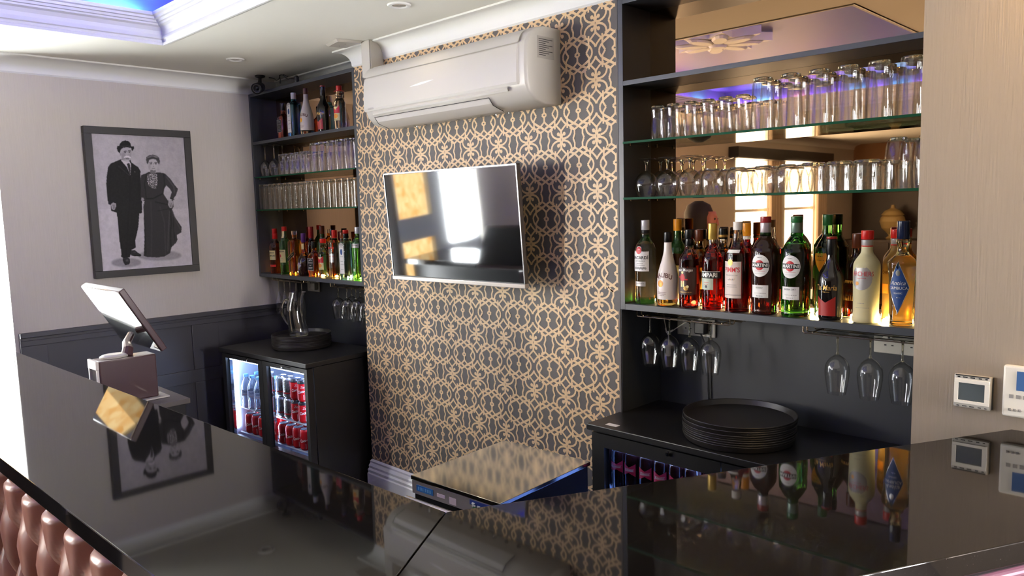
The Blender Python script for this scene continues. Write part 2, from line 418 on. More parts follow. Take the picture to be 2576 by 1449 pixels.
# coloured light strips lying on the ledge above the moulding
E1 = emis('violet_led', (0.16, 0.10, 1.0, 1), 120); E2 = emis('cyan_led', (0.10, 0.50, 1.0, 1), 120); E3 = emis('pale_pink_led', (1.0, 0.55, 0.9, 1), 70)
mb = MB(); nseg = 14
zl = CEIL + 0.150
for k in range(nseg):
    a, b_ = k / nseg, (k + 0.8) / nseg; m_ = (0, 1, 0, 2, 0, 0, 1)[k % 7]
    yy = lambda t: TY0 + (TY1 - TY0) * t
    xx = lambda t: TX0 + (TX1 - TX0) * t
    mb.box(TX0 - 0.145, yy(a), zl, TX0 - 0.13, yy(b_), zl + 0.012, m_); mb.box(TX1 + 0.13, yy(a), zl, TX1 + 0.145, yy(b_), zl + 0.012, m_)
    mb.box(xx(a), TY1 + 0.13, zl, xx(b_), TY1 + 0.145, zl + 0.012, m_); mb.box(xx(a), TY0 - 0.145, zl, xx(b_), TY0 - 0.13, zl + 0.012, m_)
tag(obj('led_strip', mb, [E1, E2, E3]), 'violet and blue light strip glowing round the ceiling tray ledge', 'light strip')
struct('trim_3', MB().box(TX0 - e, TY0 - e, CEIL + 0.06, TX0 - 0.01, TY1 + e, CEIL + 0.135 + 0.01).box(TX1 + 0.01, TY0 - e, CEIL + 0.06, TX1 + e, TY1 + e, CEIL + 0.145)
       .box(TX0 - e, TY1 + 0.01, CEIL + 0.06, TX1 + e, TY1 + e, CEIL + 0.145).box(TX0 - e, TY0 - e, CEIL + 0.06, TX1 + e, TY0 - 0.01, CEIL + 0.145), M_white)['label'] = 'ledge round the ceiling tray'
# coving: concave quarter section (out from the wall, down from the ceiling)
def cove(p, d, h, n_=8):
    c = [(0, 0), (p, 0), (p, -0.008), (p - 0.008, -0.010)]
    for i in range(n_ + 1):
        a = i / n_ * PI / 2; c.append((p - 0.010 - (p - 0.016) * math.sin(a), -0.010 - (d - 0.018) * (1 - math.cos(a))))
    return c + [(0.0, -d)]
cs = cove(0.095, 0.087, 0)
mb = MB()
mb.sweep([[(XL + a, y, CEIL + b_) for a, b_ in cs] for y in (FR, BACK)])
struct('trim_4', mb, M_white, sharp=25)['label'] = 'coving along the left wall'
cs = cove(0.068, 0.09, 0)
def cov(name, path, lab):
    """path: (x, y, nx, ny) corners with the outward offset direction"""
    m_ = MB().sweep([[(x + a * nx, y + a * ny, CEIL + b_) for a, b_ in cs] for x, y, nx, ny in path])
    k = len(cs); nsec = len(path)
    m_.f += [tuple(range(k)), tuple(range((nsec - 1) * k, nsec * k))]; m_.m += [0, 0]
    o = struct(name, m_, M_white, sharp=25); o['label'] = lab
cov('trim_5', [(XL + 0.02, YC + 0.205, 0, -1), (CX0, YC + 0.205, 0, -1)], 'coving over the left shelves')
cov('trim_6', [(CX0, YC + 0.205, -1, 0), (CX0, YC, -1.4, -1), (-3.262, YC, 0, -1)], 'short coving piece left of the pipe cover')
cov('trim_7', [(-3.185, YC, 0, -1), (CX1, YC, 1, -1), (CX1, YC + 0.205, 1, 0)], 'coving over the patterned chimney breast')
cov('trim_8', [(CX1 + 0.02, YC + 0.205, 0, -1), (RX, YC + 0.205, 0, -1)], 'coving over the right shelves')
# bulkhead over each shelf unit
struct('wall_bulkhead', MB().box(XL, YC + 0.205, 2.421, CX0, BACK, CEIL).box(CX1, YC + 0.205, 2.421, RX + 0.06, BACK, CEIL), M_white)
struct('wall_return', MB().box(CX0 - 0.004, YC + 0.003, 0, CX0 - 0.0002, BACK, 1.25).box(CX1 + 0.0002, YC + 0.003, 0, CX1 + 0.004, BACK, 1.257), M_alc)
# skirting of the chimney breast
sk = [(0, 0), (0.022, 0), (0.022, 0.20), (0.018, 0.207), (0.020, 0.222), (0.014, 0.232), (0.015, 0.245), (0.008, 0.262), (0.009, 0.272), (0.0, 0.282)]
m_ = MB().sweep([[(x + a * nx, y + a * ny, b_) for a, b_ in sk] for x, y, nx, ny in ((CX0, BACK, -1, 0), (CX0, YC, -1, -1), (CX1, YC, 1, -1), (CX1, BACK, 1, 0))])
o = struct('baseboard_center', m_, M_skirt, sharp=25); o['label'] = 'tall moulded white skirting'

# dark wainscot on the left wall
D0 = XL; mb = MB()
Y_END = 0.975
mb.box(D0, Y_END, 0.0, D0 + 0.006, BACK, 1.02)
mb.box(D0, Y_END, 1.035, D0 + 0.030, BACK, 1.062, 0, 0.004); mb.box(D0, Y_END, 1.018, D0 + 0.02, BACK, 1.036, 0, 0.003)
def rail(y0, y1, z0, z1): mb.box(D0, y0, z0, D0 + 0.018, y1, z1, 0, 0.002)
rail(Y_END, BACK, 0.99, 1.02); rail(Y_END, BACK, 0.632, 0.712); rail(Y_END, BACK, 0.0, 0.25)
for y0, y1 in ((Y_END, 1.10), (1.88, 2.045)): rail(y0, y1, 0.25, 0.632); rail(y0, y1, 0.712, 0.99)
struct('trim_9', mb, M_dado)['label'] = 'dark grey panelled wainscot'
# windows of the left wall
DAY = {0: emis('daylight_near', (0.93, 0.98, 1.0, 1), 30.0), 1: emis('daylight_key', (1.0, 0.93, 0.84, 1), 92.0), 2: emis('daylight_back', (0.95, 0.98, 1.0, 1), 12.0)}
osb = emis('amber_board_daylight', (1.0, 0.62, 0.22, 1), 1.7)  # sunlit boards: the daylight on them is put in as emission
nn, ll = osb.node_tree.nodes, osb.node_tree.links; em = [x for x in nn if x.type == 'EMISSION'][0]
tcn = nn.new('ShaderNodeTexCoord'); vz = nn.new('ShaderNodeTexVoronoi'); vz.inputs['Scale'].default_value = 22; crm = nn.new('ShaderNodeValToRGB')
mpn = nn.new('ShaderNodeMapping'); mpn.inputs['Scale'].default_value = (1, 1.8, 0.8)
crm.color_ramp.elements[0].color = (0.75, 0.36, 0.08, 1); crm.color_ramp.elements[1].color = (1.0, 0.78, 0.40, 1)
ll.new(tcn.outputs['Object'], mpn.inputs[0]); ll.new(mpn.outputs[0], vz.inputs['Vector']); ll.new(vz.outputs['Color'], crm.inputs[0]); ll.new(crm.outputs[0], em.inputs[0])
M_frame = mat('grey_window_frame', srgb(176, 184, 188), 0.5)
def window(name, y0, y1, z0, z1, cells, bars, lab):
    """cells: (y0, y1, z0, z1, material)"""
    fr = MB(); x0, x1 = XL - 0.10, XL - 0.04
    for a in ((y0, y0 + .03, z0, z1), (y1 - (.002 if name == 'window_1' else .03), y1, z0, z1), (y0, y1, z0, z0 + .04), (y0, y1, z1 - .04, z1)): fr.box(x0, a[0], a[2], x1, a[1], a[3])
    for a in bars: fr.box(x0, a[0], a[2], x1 + 0.01, a[1], a[3])
    o = struct(name, fr, M_frame); o['label'] = lab
    for a in cells: struct('window_pane', MB().box(XL - 0.085, a[0], a[2], XL - 0.08, a[1], a[3]), a[4], o)
    struct('window_sill', MB().box(XL - 0.1, y0, z0 - 0.03, XL + 0.03, y1, z0), M_white, o)
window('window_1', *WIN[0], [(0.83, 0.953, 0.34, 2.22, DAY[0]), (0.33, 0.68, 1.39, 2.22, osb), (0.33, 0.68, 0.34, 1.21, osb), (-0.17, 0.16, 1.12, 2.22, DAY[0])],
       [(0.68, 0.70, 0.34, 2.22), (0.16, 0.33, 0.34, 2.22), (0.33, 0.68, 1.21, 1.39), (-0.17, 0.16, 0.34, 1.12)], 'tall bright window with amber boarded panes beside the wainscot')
struct('window_jamb', MB().box(XL - 0.10, 0.701, 0.34, XL - 0.035, 0.829, 2.22), mat('dark_brown_jamb', srgb(58, 42, 34), 0.5), bpy.data.objects['window_1'])
for k in (1, 2, 3):
    y0, y1, z0, z1 = WIN[k]; md = DAY[1] if k == 1 else DAY[2]; zm = (z0 + z1) / 2
    window('window_%d' % (k + 1), y0, y1, z0, z1, [(y0 + .03, y1 - .03, z0 + .04, zm - .02, md), (y0 + .03, y1 - .03, zm + .02, z1 - .04, md)], [(y0, y1, zm - .02, zm + .02)], 'daylit sash window of the left wall')
fr = MB(); ys5 = (1.52, 1.78, 2.04)
for y in ys5: fr.box(XR + .04, y - .03, .45, XR + .1, y + .03, 2.38)
fr.box(XR + .04, 1.52, .45, XR + .1, 2.04, .50).box(XR + .04, 1.52, 2.33, XR + .1, 2.04, 2.38)
o = struct('window_5', fr, M_frame); o['label'] = 'unseen tall window set in the right side wall for its light'  # unseen window, narrowed and placed for its light on the left wall
DAY[3] = emis('daylight_side_fill', (1.0, 0.96, 0.97, 1), 47.0)
for k in range(2): struct('window_pane', MB().box(XR + .08, ys5[k] + .03, .50, XR + .085, ys5[k + 1] - .03, 2.33), DAY[3], o)
# curtains and pelmets of the far windows (seen in the mirror)
M_cur = mat('cream_curtain', srgb(196, 176, 150), 0.8)
for k in (2, 3):
    y0, y1, z0, z1 = WIN[k]
    t = thing('window_curtain', 'cream curtain hung at %s far window of the left wall' % ('the nearer' if k == 2 else 'the farther'), 'curtain', (XL + 0.09, y0 - 0.1, z0 - 0.3), group='curtains of the far windows')
    m_ = MB(); pts = []
    for i in range(41):
        s_ = i / 40; pts.append((0.03 * math.sin(s_ * 9 * PI), s_ * 0.34))
    m_.v += [(x, y, 0) for x, y in pts] + [(x * 0.8, y, z1 - z0 + 0.25) for x, y in pts] + [(x + .004, y, 0) for x, y in pts] + [(x * 0.8 + .004, y, z1 - z0 + 0.25) for x, y in pts]
    for i in range(40):
        m_.f += [(i, i + 1, 42 + i, 41 + i), (82 + i, 123 + i, 124 + i, 83 + i)]; m_.m += [0, 0]
    obj('drape', m_, M_cur, t, fix=False)
    obj('pelmet', MB().box(-0.08, -0.15, z1 - z0 + 0.26, 0.05, y1 - y0 + 0.3, z1 - z0 + 0.40), M_dark, t)
# far end of the room, only seen in the bronze mirrors: dark panelling, sideboard, urn
struct('trim_10', MB().box(XL, FR, 0, XR, FR + 0.03, 2.1).box(XL, FR, 2.1, XR, FR + 0.06, 2.15), mat('dark_wood_panelling', srgb(44, 30, 22), 0.4))['label'] = 'dark panelling of the far wall'
t = thing('sideboard', 'dark wooden sideboard against the far panelled wall', 'sideboard', (-3.9, FR + 0.28, 0))
obj('cabinet_body', MB().box(-0.7, -0.22, 0.08, 0.7, 0.22, 1.02, 0, 0.008), mat('dark_walnut', srgb(50, 32, 22), 0.35), t); obj('plinth', MB().box(-0.66, -0.2, 0, 0.66, 0.2, 0.08), M_dark, t)
for s_ in (-1, 1): obj('door', MB().box(min(s_ * .02, s_ * .66), 0.221, 0.14, max(s_ * .02, s_ * .66), 0.238, 0.98, 0, 0.004), MATS['dark_walnut'], t)
t = thing('urn', 'cream lidded urn standing on the dark sideboard', 'urn', (-3.95, FR + 0.28, 1.021))
M_urn = mat('cream_urn', srgb(190, 165, 110), 0.3)
obj('body', MB().lathe([(0.08, 0), (0.09, 0.02), (0.05, 0.05), (0.06, 0.08), (0.15, 0.17), (0.18, 0.27), (0.16, 0.34), (0.13, 0.36)], 28, cap0=True, cap1=True), M_urn, t)
obj('lid', MB().lathe([(0.15, 0.361), (0.16, 0.37), (0.11, 0.43), (0.03, 0.47), (0.03, 0.49), (0.02, 0.52)], 28, cap0=True, cap1=True), M_urn, t)
# plaster star on the raised ceiling, reflected in the top of the right mirror
mb = MB(); pr_ = []
for i in range(16):
    a = i * PI / 8 + 0.2; r_ = 0.36 if i % 2 == 0 else 0.2; pr_.append((r_ * math.cos(a), r_ * math.sin(a)))
mb.prism(pr_, 'z', -0.055, 0.0)
t = thing('ceiling_rose', 'star shaped plaster rose under the raised tray ceiling', 'ceiling rose', (-2.72, 0.22, 2.799))
obj('star_plate', mb, M_white, t, smooth=False)
lf = MB()
for i in range(8):
    a = i * PI / 4 + 0.2; ca, sa = math.cos(a), math.sin(a); l2 = MB().loft([(-0.075, 0.01, 0.006, 2), (-0.072, 0.10, 0.045, 2), (-0.058, 0.13, 0.055, 2)], 12)
    lf.merge(l2, Matrix.Translation((0.17 * ca, 0.17 * sa, 0)) @ Matrix.Rotation(a, 4, 'Z'))
lf.lathe([(0.01, -0.09), (0.05, -0.085), (0.07, -0.06), (0.075, -0.055)], 16, cap0=True)
obj('petal_relief', lf, M_white, t)
# ceiling downlights
def downlight(x, y, lab, col=None):
    t = thing('ceiling_downlight', lab, 'ceiling light', (x, y, CEIL), group='recessed ceiling downlights')
    obj('rim', MB().lathe([(0.028, -0.002), (0.034, -0.007), (0.046, -0.006), (0.050, 0.0)], 28), M_white, t)
    obj('reflector', MB().lathe([(0.029, -0.003), (0.018, -0.0012), (0.002, -0.001)], 24), M_chrome if col is None else col, t)
downlight(-4.045, 1.984, 'white rimmed downlight in the ceiling above the black security camera')
downlight(-2.583, 1.994, 'white rimmed downlight in the ceiling above the air conditioner')
lampw = emis('warm_lamp', (1.0, 0.72, 0.36, 1), 14)
for k, (x, y) in enumerate(((-0.13, 1.90), (-0.9, -3.0), (-2.2, -4.5), (-0.4, -5.5))):
    downlight(x, y, 'warm glowing downlight ' + ('near the right wall', 'in the middle of the room', 'towards the far windows', 'near the far panelled wall')[k], lampw)
# ================================================================ shelving units in the alcoves
ZG1, ZG2 = 1.895, 1.687          # tops of the two glass shelves
def shelf_unit(name, x0, x1, lab, ztop, zwood, zbot, x1_open=False):
    t = thing(name, lab, 'shelving unit', ((x0 + x1) / 2, YC + 0.14, zbot[0]))
    P = lambda n_, m_, mt_, **k: obj(n_, m_, mt_, t, world=True, **k)
    P('side_panel', MB().box(x0, YC, zbot[0], x0 + 0.022, 2.548, ztop[1], 0, 0.001), M_cab)
    P('side_panel', MB().box(x1 - 0.022, YC, zbot[0], x1, 2.548, ztop[1], 0, 0.001), M_cab)
    P('top_board', MB().box(x0 + .022, YC, ztop[0], x1 - .022, 2.548, ztop[1], 0, 0.001), M_cab)
    P('wooden_shelf', MB().box(x0 + .022, YC, zwood[0], x1 - .022, 2.529, zwood[1], 0, 0.001), M_cab)
    P('bottom_shelf', MB().box(x0 + .022, YC, zbot[0], x1 - .022, 2.548, zbot[1], 0, 0.001), M_cab)
    P('back_panel', MB().box(x0, 2.535, zbot[0], x1, BACK - 0.001, ztop[1]), M_cab)
    P('mirror', MB().box(x0 + .022, 2.530, zbot[1], x1 - .022, 2.5345, ztop[0]), M_mirror)['label'] = 'bronze tinted mirror back'
    for z in (ZG1, ZG2):
        g = MB().box(x0 + .0225, YC - 0.006, z - 0.008, x1 - .0225, 2.528, z, 0)
        g.m = [0, 0, 1, 0, 0, 0]
        P('glass_shelf', g, [M_shelfglass, M_greenedge], smooth=False, fix=False)['label'] = 'glass shelf with a dark green edge'
        ps = MB()
        for xx, sg in ((x0 + .022, 1), (x1 - .022, -1)):
            for yy in (YC + 0.03, 2.5): ps.tube([(xx, yy, z - 0.0115), (xx + sg * 0.010, yy, z - 0.0115)], 0.003, 8)
        P('shelf_pins', ps, M_chrome)
    return t
shelf_unit('bar_shelving', CX1 + 0.001, -0.50, 'slate shelving unit with glass shelves between patterned breast and beige wall', (2.396, 2.42), (2.101, 2.118), (1.259, 1.282))
shelf_unit('bar_shelving', XL + 0.001, CX0 - 0.001, 'slate shelving unit with glass shelves in the left alcove', (2.400, 2.42), (2.100, 2.118), (1.252, 1.275))

# ================================================================ air conditioner
t = thing('air_conditioner', 'long white wall air conditioner above the television', 'air conditioner', (-2.55, YC, 2.06))
ax0, ax1 = -3.088, -2.016
sec = [(0.0, 0.004), (0.10, 0.0), (0.155, 0.014), (0.188, 0.045), (0.200, 0.075), (0.203, 0.14), (0.200, 0.20), (0.195, 0.232), (0.180, 0.262), (0.145, 0.288), (0.09, 0.300), (0.02, 0.300), (0.0, 0.295)]
def acs(x, k=1.0, off=0.0): return [(x, YC - d * k - (off if d > 0 else 0), 2.06 + h) for d, h in sec]
m_ = MB(); secs = [[(ax0 + i_, YC - max(0, d - ins), 2.06 + 0.15 + (h - 0.15) * (1 - ins * 2)) for d, h in sec] for i_, ins in ((0, 0.02), (0.004, 0.008), (0.014, 0.0))]
secs += [[(ax1 - i_, YC - max(0, d - ins), 2.06 + 0.15 + (h - 0.15) * (1 - ins * 2)) for d, h in sec] for i_, ins in ((0.010, 0.0), (0.003, 0.006), (0, 0.014))]
m_.sweep(secs); k = len(sec); m_.f += [tuple(range(k)), tuple(range(5 * k, 6 * k))]; m_.m += [0, 0]
obj('housing', m_, M_plast, t, world=True, sharp=40)
# front panel
m_ = MB(); fp = [(0.205, 0.072), (0.211, 0.082), (0.210, 0.14), (0.207, 0.20), (0.200, 0.226), (0.192, 0.226)]
a0, a1 = ax0 + 0.004, ax1 - 0.036
m_.sweep([[(x, YC - d + o_, 2.06 + h) for d, h in fp] for x, o_ in ((a0, 0.012), (a0 + 0.008, 0), (a1 - 0.008, 0), (a1, 0.010))], closed=False)
obj('front_panel', m_, M_plast, t, world=True, sharp=30)
m_ = MB(); fp = [(0.200, 0.230), (0.192, 0.250), (0.178, 0.268), (0.162, 0.279)]
m_.sweep([[(x, YC - d - 0.004, 2.06 + h) for d, h in fp] for x in (a0 + 0.006, a1)], closed=False)
obj('top_grille', m_, M_plast, t, world=True)
m_ = MB()
m_.sweep([[(x, YC - d, 2.06 + h) for d, h in ((0.206, 0.070), (0.209, 0.060), (0.204, 0.052), (0.198, 0.056))] for x in (a0 + 0.07, a1 - 0.06)])
obj('front_lip', m_, M_plast, t, world=True)
m_ = MB(); fl = [(0.190, 0.040), (0.176, 0.021), (0.150, 0.005), (0.112, -0.004), (0.110, -0.001), (0.150, 0.009)]
m_.sweep([[(x, YC - d, 2.06 + h) for d, h in fl] for x in (a0 + 0.07, ax1 - 0.22)])
obj('air_flap', m_, mat('ac_flap', srgb(206, 200, 192), 0.4), t, world=True)
m_ = MB()
for pts in ([(0.193, 0.043), (0.112, -0.006)],):
    for x in (a0 + 0.066, ax1 - 0.216): m_.tube([(x, YC - 0.193, 2.102), (x, YC - 0.172, 2.074), (x, YC - 0.112, 2.054)], 0.0012, 5)
m_.tube([(a0 + 0.066, YC - 0.193, 2.102), (ax1 - 0.216, YC - 0.193, 2.102)], 0.0012, 5)
obj('flap_gap', m_, M_dark, t, world=True)
m_ = MB(); st = []
for i in range(13):
    s_ = i / 12; st.append((-2.72 + 0.17 * s_, 0.0045 * math.sin(PI * s_)))
m_.v = [(x, YC - 0.2118, 2.205 + 0.01 * (x + 2.72) / 0.17 + h) for x, h in st] + [(x, YC - 0.2118, 2.205 + 0.01 * (x + 2.72) / 0.17 - h) for x, h in st]
m_.f = [(i, i + 1, 14 + i, 13 + i) for i in range(12)]; m_.m = [0] * 12
obj('chrome_dash', m_, mat('ac_silver_dash', srgb(250, 250, 250), 0.2), t, world=True, fix=False)
m_ = MB(); v_, f_ = text2d('DAIKIN', 0.014, .01); m_.add([(-3.02 + x, YC - 0.212, 2.142 + y) for x, y in v_], f_)
obj('logo_lettering', m_, M_plast2, t, world=True, smooth=False, fix=False)
m_ = MB().box(ax1 + 0.0001, YC - 0.135, 2.235, ax1 + 0.0011, YC - 0.04, 2.318)
for i in range(9): m_.box(ax1 + 0.0011, YC - 0.128, 2.306 - i * 0.0075, ax1 + 0.0013, YC - 0.048 - 0.02 * (i % 3), 2.3085 - i * 0.0075, 1)
obj('rating_sticker', m_, [mat('sticker', srgb(176, 170, 162), 0.5), M_dark], t, world=True)
for i in range(11):
    x = ax0 + 0.10 + i * 0.078; obj('clear_clip', MB().lathe([(0.009, 0), (0.010, -0.006), (0.006, -0.012), (0.002, -0.013)], 10, c=(x, YC - 0.035, 2.062), cap0=True, cap1=True), M_glass, t, world=True)
# pipe cover rising from the air conditioner to the ceiling
t = thing('pipe_trunking', 'white pipe cover running from air conditioner to ceiling', 'pipe cover', (-3.224, YC - 0.04, 2.36))
obj('channel', MB().box(-3.262, YC - 0.080, 2.33, -3.186, YC - 0.0005, CEIL - 0.001, 0, 0.004), M_plast, t, world=True)
obj('lid_strip', MB().box(-3.258, YC - 0.0845, 2.33, -3.190, YC - 0.0805, CEIL - 0.001, 0, 0.0015), M_plast, t, world=True)
t = thing('junction_cover', 'small white cable cover on the ceiling beside the coving end', 'cable cover', (-3.33, 2.20, CEIL))
obj('cover', MB().add([(-3.42, 2.16, CEIL - .001), (-3.27, 2.13, CEIL - .001), (-3.23, 2.26, CEIL - .001), (-3.40, 2.27, CEIL - .001), (-3.405, 2.17, CEIL - .012), (-3.28, 2.145, CEIL - .012), (-3.245, 2.25, CEIL - .012), (-3.39, 2.26, CEIL - .012)],
    [(0, 1, 2, 3), (7, 6, 5, 4), (0, 4, 5, 1), (1, 5, 6, 2), (2, 6, 7, 3), (3, 7, 4, 0)]), M_plast, t, world=True, smooth=False)
obj('screw_caps', MB().lathe([(0.004, 0), (0.003, -0.002)], 8, c=(-3.36, 2.205, CEIL - .012), cap1=True).lathe([(0.004, 0), (0.003, -0.002)], 8, c=(-3.30, 2.20, CEIL - .012), cap1=True), M_plast2, t, world=True)

# ================================================================ television
t = thing('television', 'flat television with glossy black screen tilted on wall bracket', 'television', (-2.5, YC, 1.58))
TL = Vector((-2.971, 2.157, 1.835)); TR = Vector((-2.112, 2.180, 1.835)); BL = Vector((-2.967, 2.190, 1.330)); BR = Vector((-2.108, 2.213, 1.330))
ex = (TR - TL).normalized(); ez = (TL - BL).normalized(); ey = ex.cross(ez); ey = -ey if ey.y < 0 else ey   # ey into the wall
W_, H_ = (TR - TL).length, (TL - BL).length
MT = Matrix(((ex.x, ey.x, ez.x, BL.x), (ex.y, ey.y, ez.y, BL.y), (ex.z, ey.z, ez.z, BL.z), (0, 0, 0, 1)))
def tv(n_, m_, mt_, **k):
    m2 = MB().merge(m_, MT); return obj(n_, m2, mt_, t, world=True, **k)
tv('screen', MB().box(0.008, 0.002, 0.022, W_ - 0.008, 0.004, H_ - 0.008), mat('tv_screen', srgb(12, 13, 16), 0.05, ior=2.6, spec=0.9, coat=1.0))
tv('housing', MB().box(0.004, 0.004, 0.004, W_ - 0.004, 0.022, H_ - 0.002, 0, 0.002).box(0.10, 0.022, 0.06, W_ - 0.10, 0.055, H_ - 0.09, 0, 0.01), M_dark)
fr = MB().box(0, 0, 0.018, 0.006, 0.022, H_).box(W_ - 0.006, 0, 0.018, W_, 0.022, H_).box(0, 0, H_ - 0.006, W_, 0.022, H_)
tv('bezel', fr, mat('tv_bezel', (0.22, 0.22, 0.23, 1), 0.25, metal=1.0)); tv('bottom_bar', MB().box(-0.002, -0.004, 0, W_ + 0.002, 0.022, 0.018, 0, 0.002), mat('tv_silver', srgb(170, 162, 154), 0.3, metal=0.6))
obj('wall_bracket', MB().box(-2.63, YC - 0.016, 1.46, -2.43, YC - 0.0005, 1.70, 0, 0.003).box(-2.56, 2.225, 1.55, -2.50, YC - 0.016, 1.61, 0, 0.003), M_dark, t, world=True)

# ================================================================ granite counter (L shape, mitred) and padded front
ZC = 1.10
Ii, Oo = (-1.050, 0.872), (-0.765, 0.414)
Li, Lo = (XL + 0.035, 0.744), (XL + 0.035, 0.312)
Ri, Ro = (-0.3925, 2.097), (0.114, 2.097)
t = thing('bar_counter', 'L shaped bar counter in polished speckled black granite', 'bar counter', (-1.2, 0.65, 0))
def slab(poly, z0, z1, bev):
    bm = bmesh.new(); vs = [bm.verts.new((x, y, z1)) for x, y in poly]; f = bm.faces.new(vs)
    r_ = bmesh.ops.extrude_face_region(bm, geom=[f]); vv = [g for g in r_['geom'] if isinstance(g, bmesh.types.BMVert)]
    for q_ in vv: q_.co.z = z0
    bmesh.ops.recalc_face_normals(bm, faces=bm.faces[:])
    ed = [e_ for e_ in bm.edges if abs(e_.verts[0].co.z - e_.verts[1].co.z) < 1e-6]
    bmesh.ops.bevel(bm, geom=ed, offset=bev, segments=3, affect='EDGES', profile=0.5)
    m_ = MB(); m_.bm(bm); return m_
g = 0.0008
obj('counter_slab', slab([Li, Lo, (Oo[0] - g, Oo[1]), (Ii[0] - g, Ii[1])], ZC - 0.038, ZC, 0.002), M_granite, t, world=True, smooth=False)
obj('counter_slab', slab([(Ii[0] + g, Ii[1]), (Oo[0] + g, Oo[1]), Ro, Ri], ZC - 0.038, ZC, 0.002), M_granite, t, world=True, smooth=False)
# carcass under the slabs
def inset(a, b_, d):
    v_ = (Vector(b_) - Vector(a)).normalized(); n_ = Vector((-v_.y, v_.x)); return n_ * d
obj('carcass', MB().prism([(Li[0], 0.66), (Lo[0], 0.36), (-0.80, 0.46), (-1.03, 0.80)], 'z', 0.02, ZC - 0.039).prism([(-1.03, 0.80), (-0.80, 0.46), (0.06, 2.09), (-0.32, 2.09)], 'z', 0.02, ZC - 0.039), M_black, t, world=True, smooth=False)
# deep buttoned leather: tall scallop shaped pads
def tufts(p0, p1, zt, zb, pitch):
    p0, p1 = Vector(p0), Vector(p1); L_ = (p1 - p0).length; d = (p1 - p0) / L_; nn_ = Vector((d.y, -d.x))
    m_ = MB(); rowh = 0.155; nx = int(L_ / 0.0095); nz = int((zt - zb) / 0.0095); o_ = 0
    for j in range(nz + 1):
        z = zt - (zt - zb) * j / nz
        for i in range(nx + 1):
            s_ = L_ * i / nx; u = s_ / pitch; r_ = (zt - z) / rowh
            # diagonal pleats
            a = (u + r_ * 0.5) % 1.0; b_ = (u - r_ * 0.5) % 1.0
            da = min(a, 1 - a); db = min(b_, 1 - b_)
            if r_ < 1.0:
                v1 = min((u) % 1.0, 1 - (u % 1.0)); k_ = r_; da = da * k_ + v1 * (1 - k_); db = db * k_ + v1 * (1 - k_)
            h = 0.006 + 0.048 * (1 - math.exp(-(min(da, db) * 8.5))) * (0.6 + 0.4 * min(1, (da * db) ** 0.5 * 3.2))
            h *= 1 - max(0.0, (z - (zt - 0.03)) / 0.03) ** 3
            p = p0 + d * s_ + nn_ * h; m_.v.append((p.x, p.y, z))
    for j in range(nz):
        for i in range(nx):
            a = j * (nx + 1) + i; m_.f.append((a, a + 1, a + nx + 2, a + nx + 1)); m_.m.append(0)
    return m_
obj('padded_front', tufts((-3.6, 0.388), (-0.80, 0.462), ZC - 0.040, 0.35, 0.146), M_leather, t, world=True, sharp=180)['label'] = 'rose leather deep buttoned front'
obj('padded_front', tufts((-0.79, 0.47), (0.05, 2.05), ZC - 0.12, 0.35, 0.146), M_leather, t, world=True, sharp=180)['label'] = 'rose leather deep buttoned front'
tr = MB(); d = Vector((0.113, 0.223)).normalized(); nn_ = Vector((d.y, -d.x))
for k, (off_, z_, r_) in enumerate(((-0.006, ZC - 0.050, 0.007), (0.003, ZC - 0.069, 0.008), (-0.004, ZC - 0.091, 0.009), (-0.012, ZC - 0.113, 0.008))):
    a = Vector((-0.79, 0.40)) + nn_ * off_; b_ = a + d * 1.87
    tr.tube([(a.x, a.y, z_), (b_.x, b_.y, z_)], r_, 12)
obj('edge_moulding', tr, mat('pink_pearl_moulding', srgb(186, 138, 158), 0.2, metal=0.4), t, world=True)

# ================================================================ sales screen behind the counter
t = thing('back_ledge', 'grey topped black ledge unit just behind the counter under the sales screen', 'ledge unit', (-3.2, 0.98, 0))
obj('top_board', MB().box(-3.62, 0.80, 0.93, -2.945, 1.17, 0.95, 0, 0.002), mat('grey_laminate', srgb(96, 90, 86), 0.35), t, world=True)
obj('carcass', MB().box(-3.60, 0.80, 0.06, -2.955, 1.155, 0.929, 0, 0.003), M_black, t, world=True)
M_mar = mat('maroon_plastic', srgb(74, 50, 52), 0.3, coat=0.3)
t = thing('sales_screen', 'maroon edged sales screen tilted on its base behind the counter', 'till screen', (-3.12, 1.0, 0.951))
obj('base', MB().box(-3.14, 0.885, 0.957, -3.05, 1.092, 1.128, 0, 0.006), M_mar, t, world=True)
obj('foot_plate', MB().box(-3.13, 0.90, 0.951, -3.03, 1.125, 0.957, 0, 0.001), M_plast, t, world=True)
obj('front_trim', MB().box(-3.142, 0.872, 1.096, -3.046, 0.884, 1.130, 0, 0.003).box(-3.142, 0.872, 0.957, -3.046, 0.884, 0.985, 0, 0.003).box(-3.142, 0.874, 0.985, -3.13, 0.884, 1.1).box(-3.06, 0.876, 0.985, -3.052, 0.884, 1.1), mat('cream_gloss', srgb(232, 226, 216), 0.15), t, world=True)['label'] = 'cream gloss trim'
b0 = Vector((-3.465, 1.104, 1.135)); e1 = Vector((1, 0, 0)); e2 = Vector((0, 0.962 - 1.104, 0.25)).normalized(); e3 = Vector((0, 1, 0)); e3 = (e3 - e2 * e3.dot(e2)).normalized()
MS = Matrix(((e1.x, e3.x, e2.x, b0.x), (e1.y, e3.y, e2.y, b0.y), (e1.z, e3.z, e2.z, b0.z), (0, 0, 0, 1)))
def ps(n_, m_, mt_, **k): return obj(n_, MB().merge(m_, MS), mt_, t, world=True, **k)
ps('screen_frame', MB().box(0, 0.001, 0, 0.445, 0.026, 0.287, 0, 0.004), M_mar)
ps('back_cover', MB().box(0.004, -0.0015, 0.004, 0.441, 0.0008, 0.283), mat('mirror_back', (0.86, 0.84, 0.82, 1), 0.03, metal=1.0))['label'] = 'mirror-bright back cover'
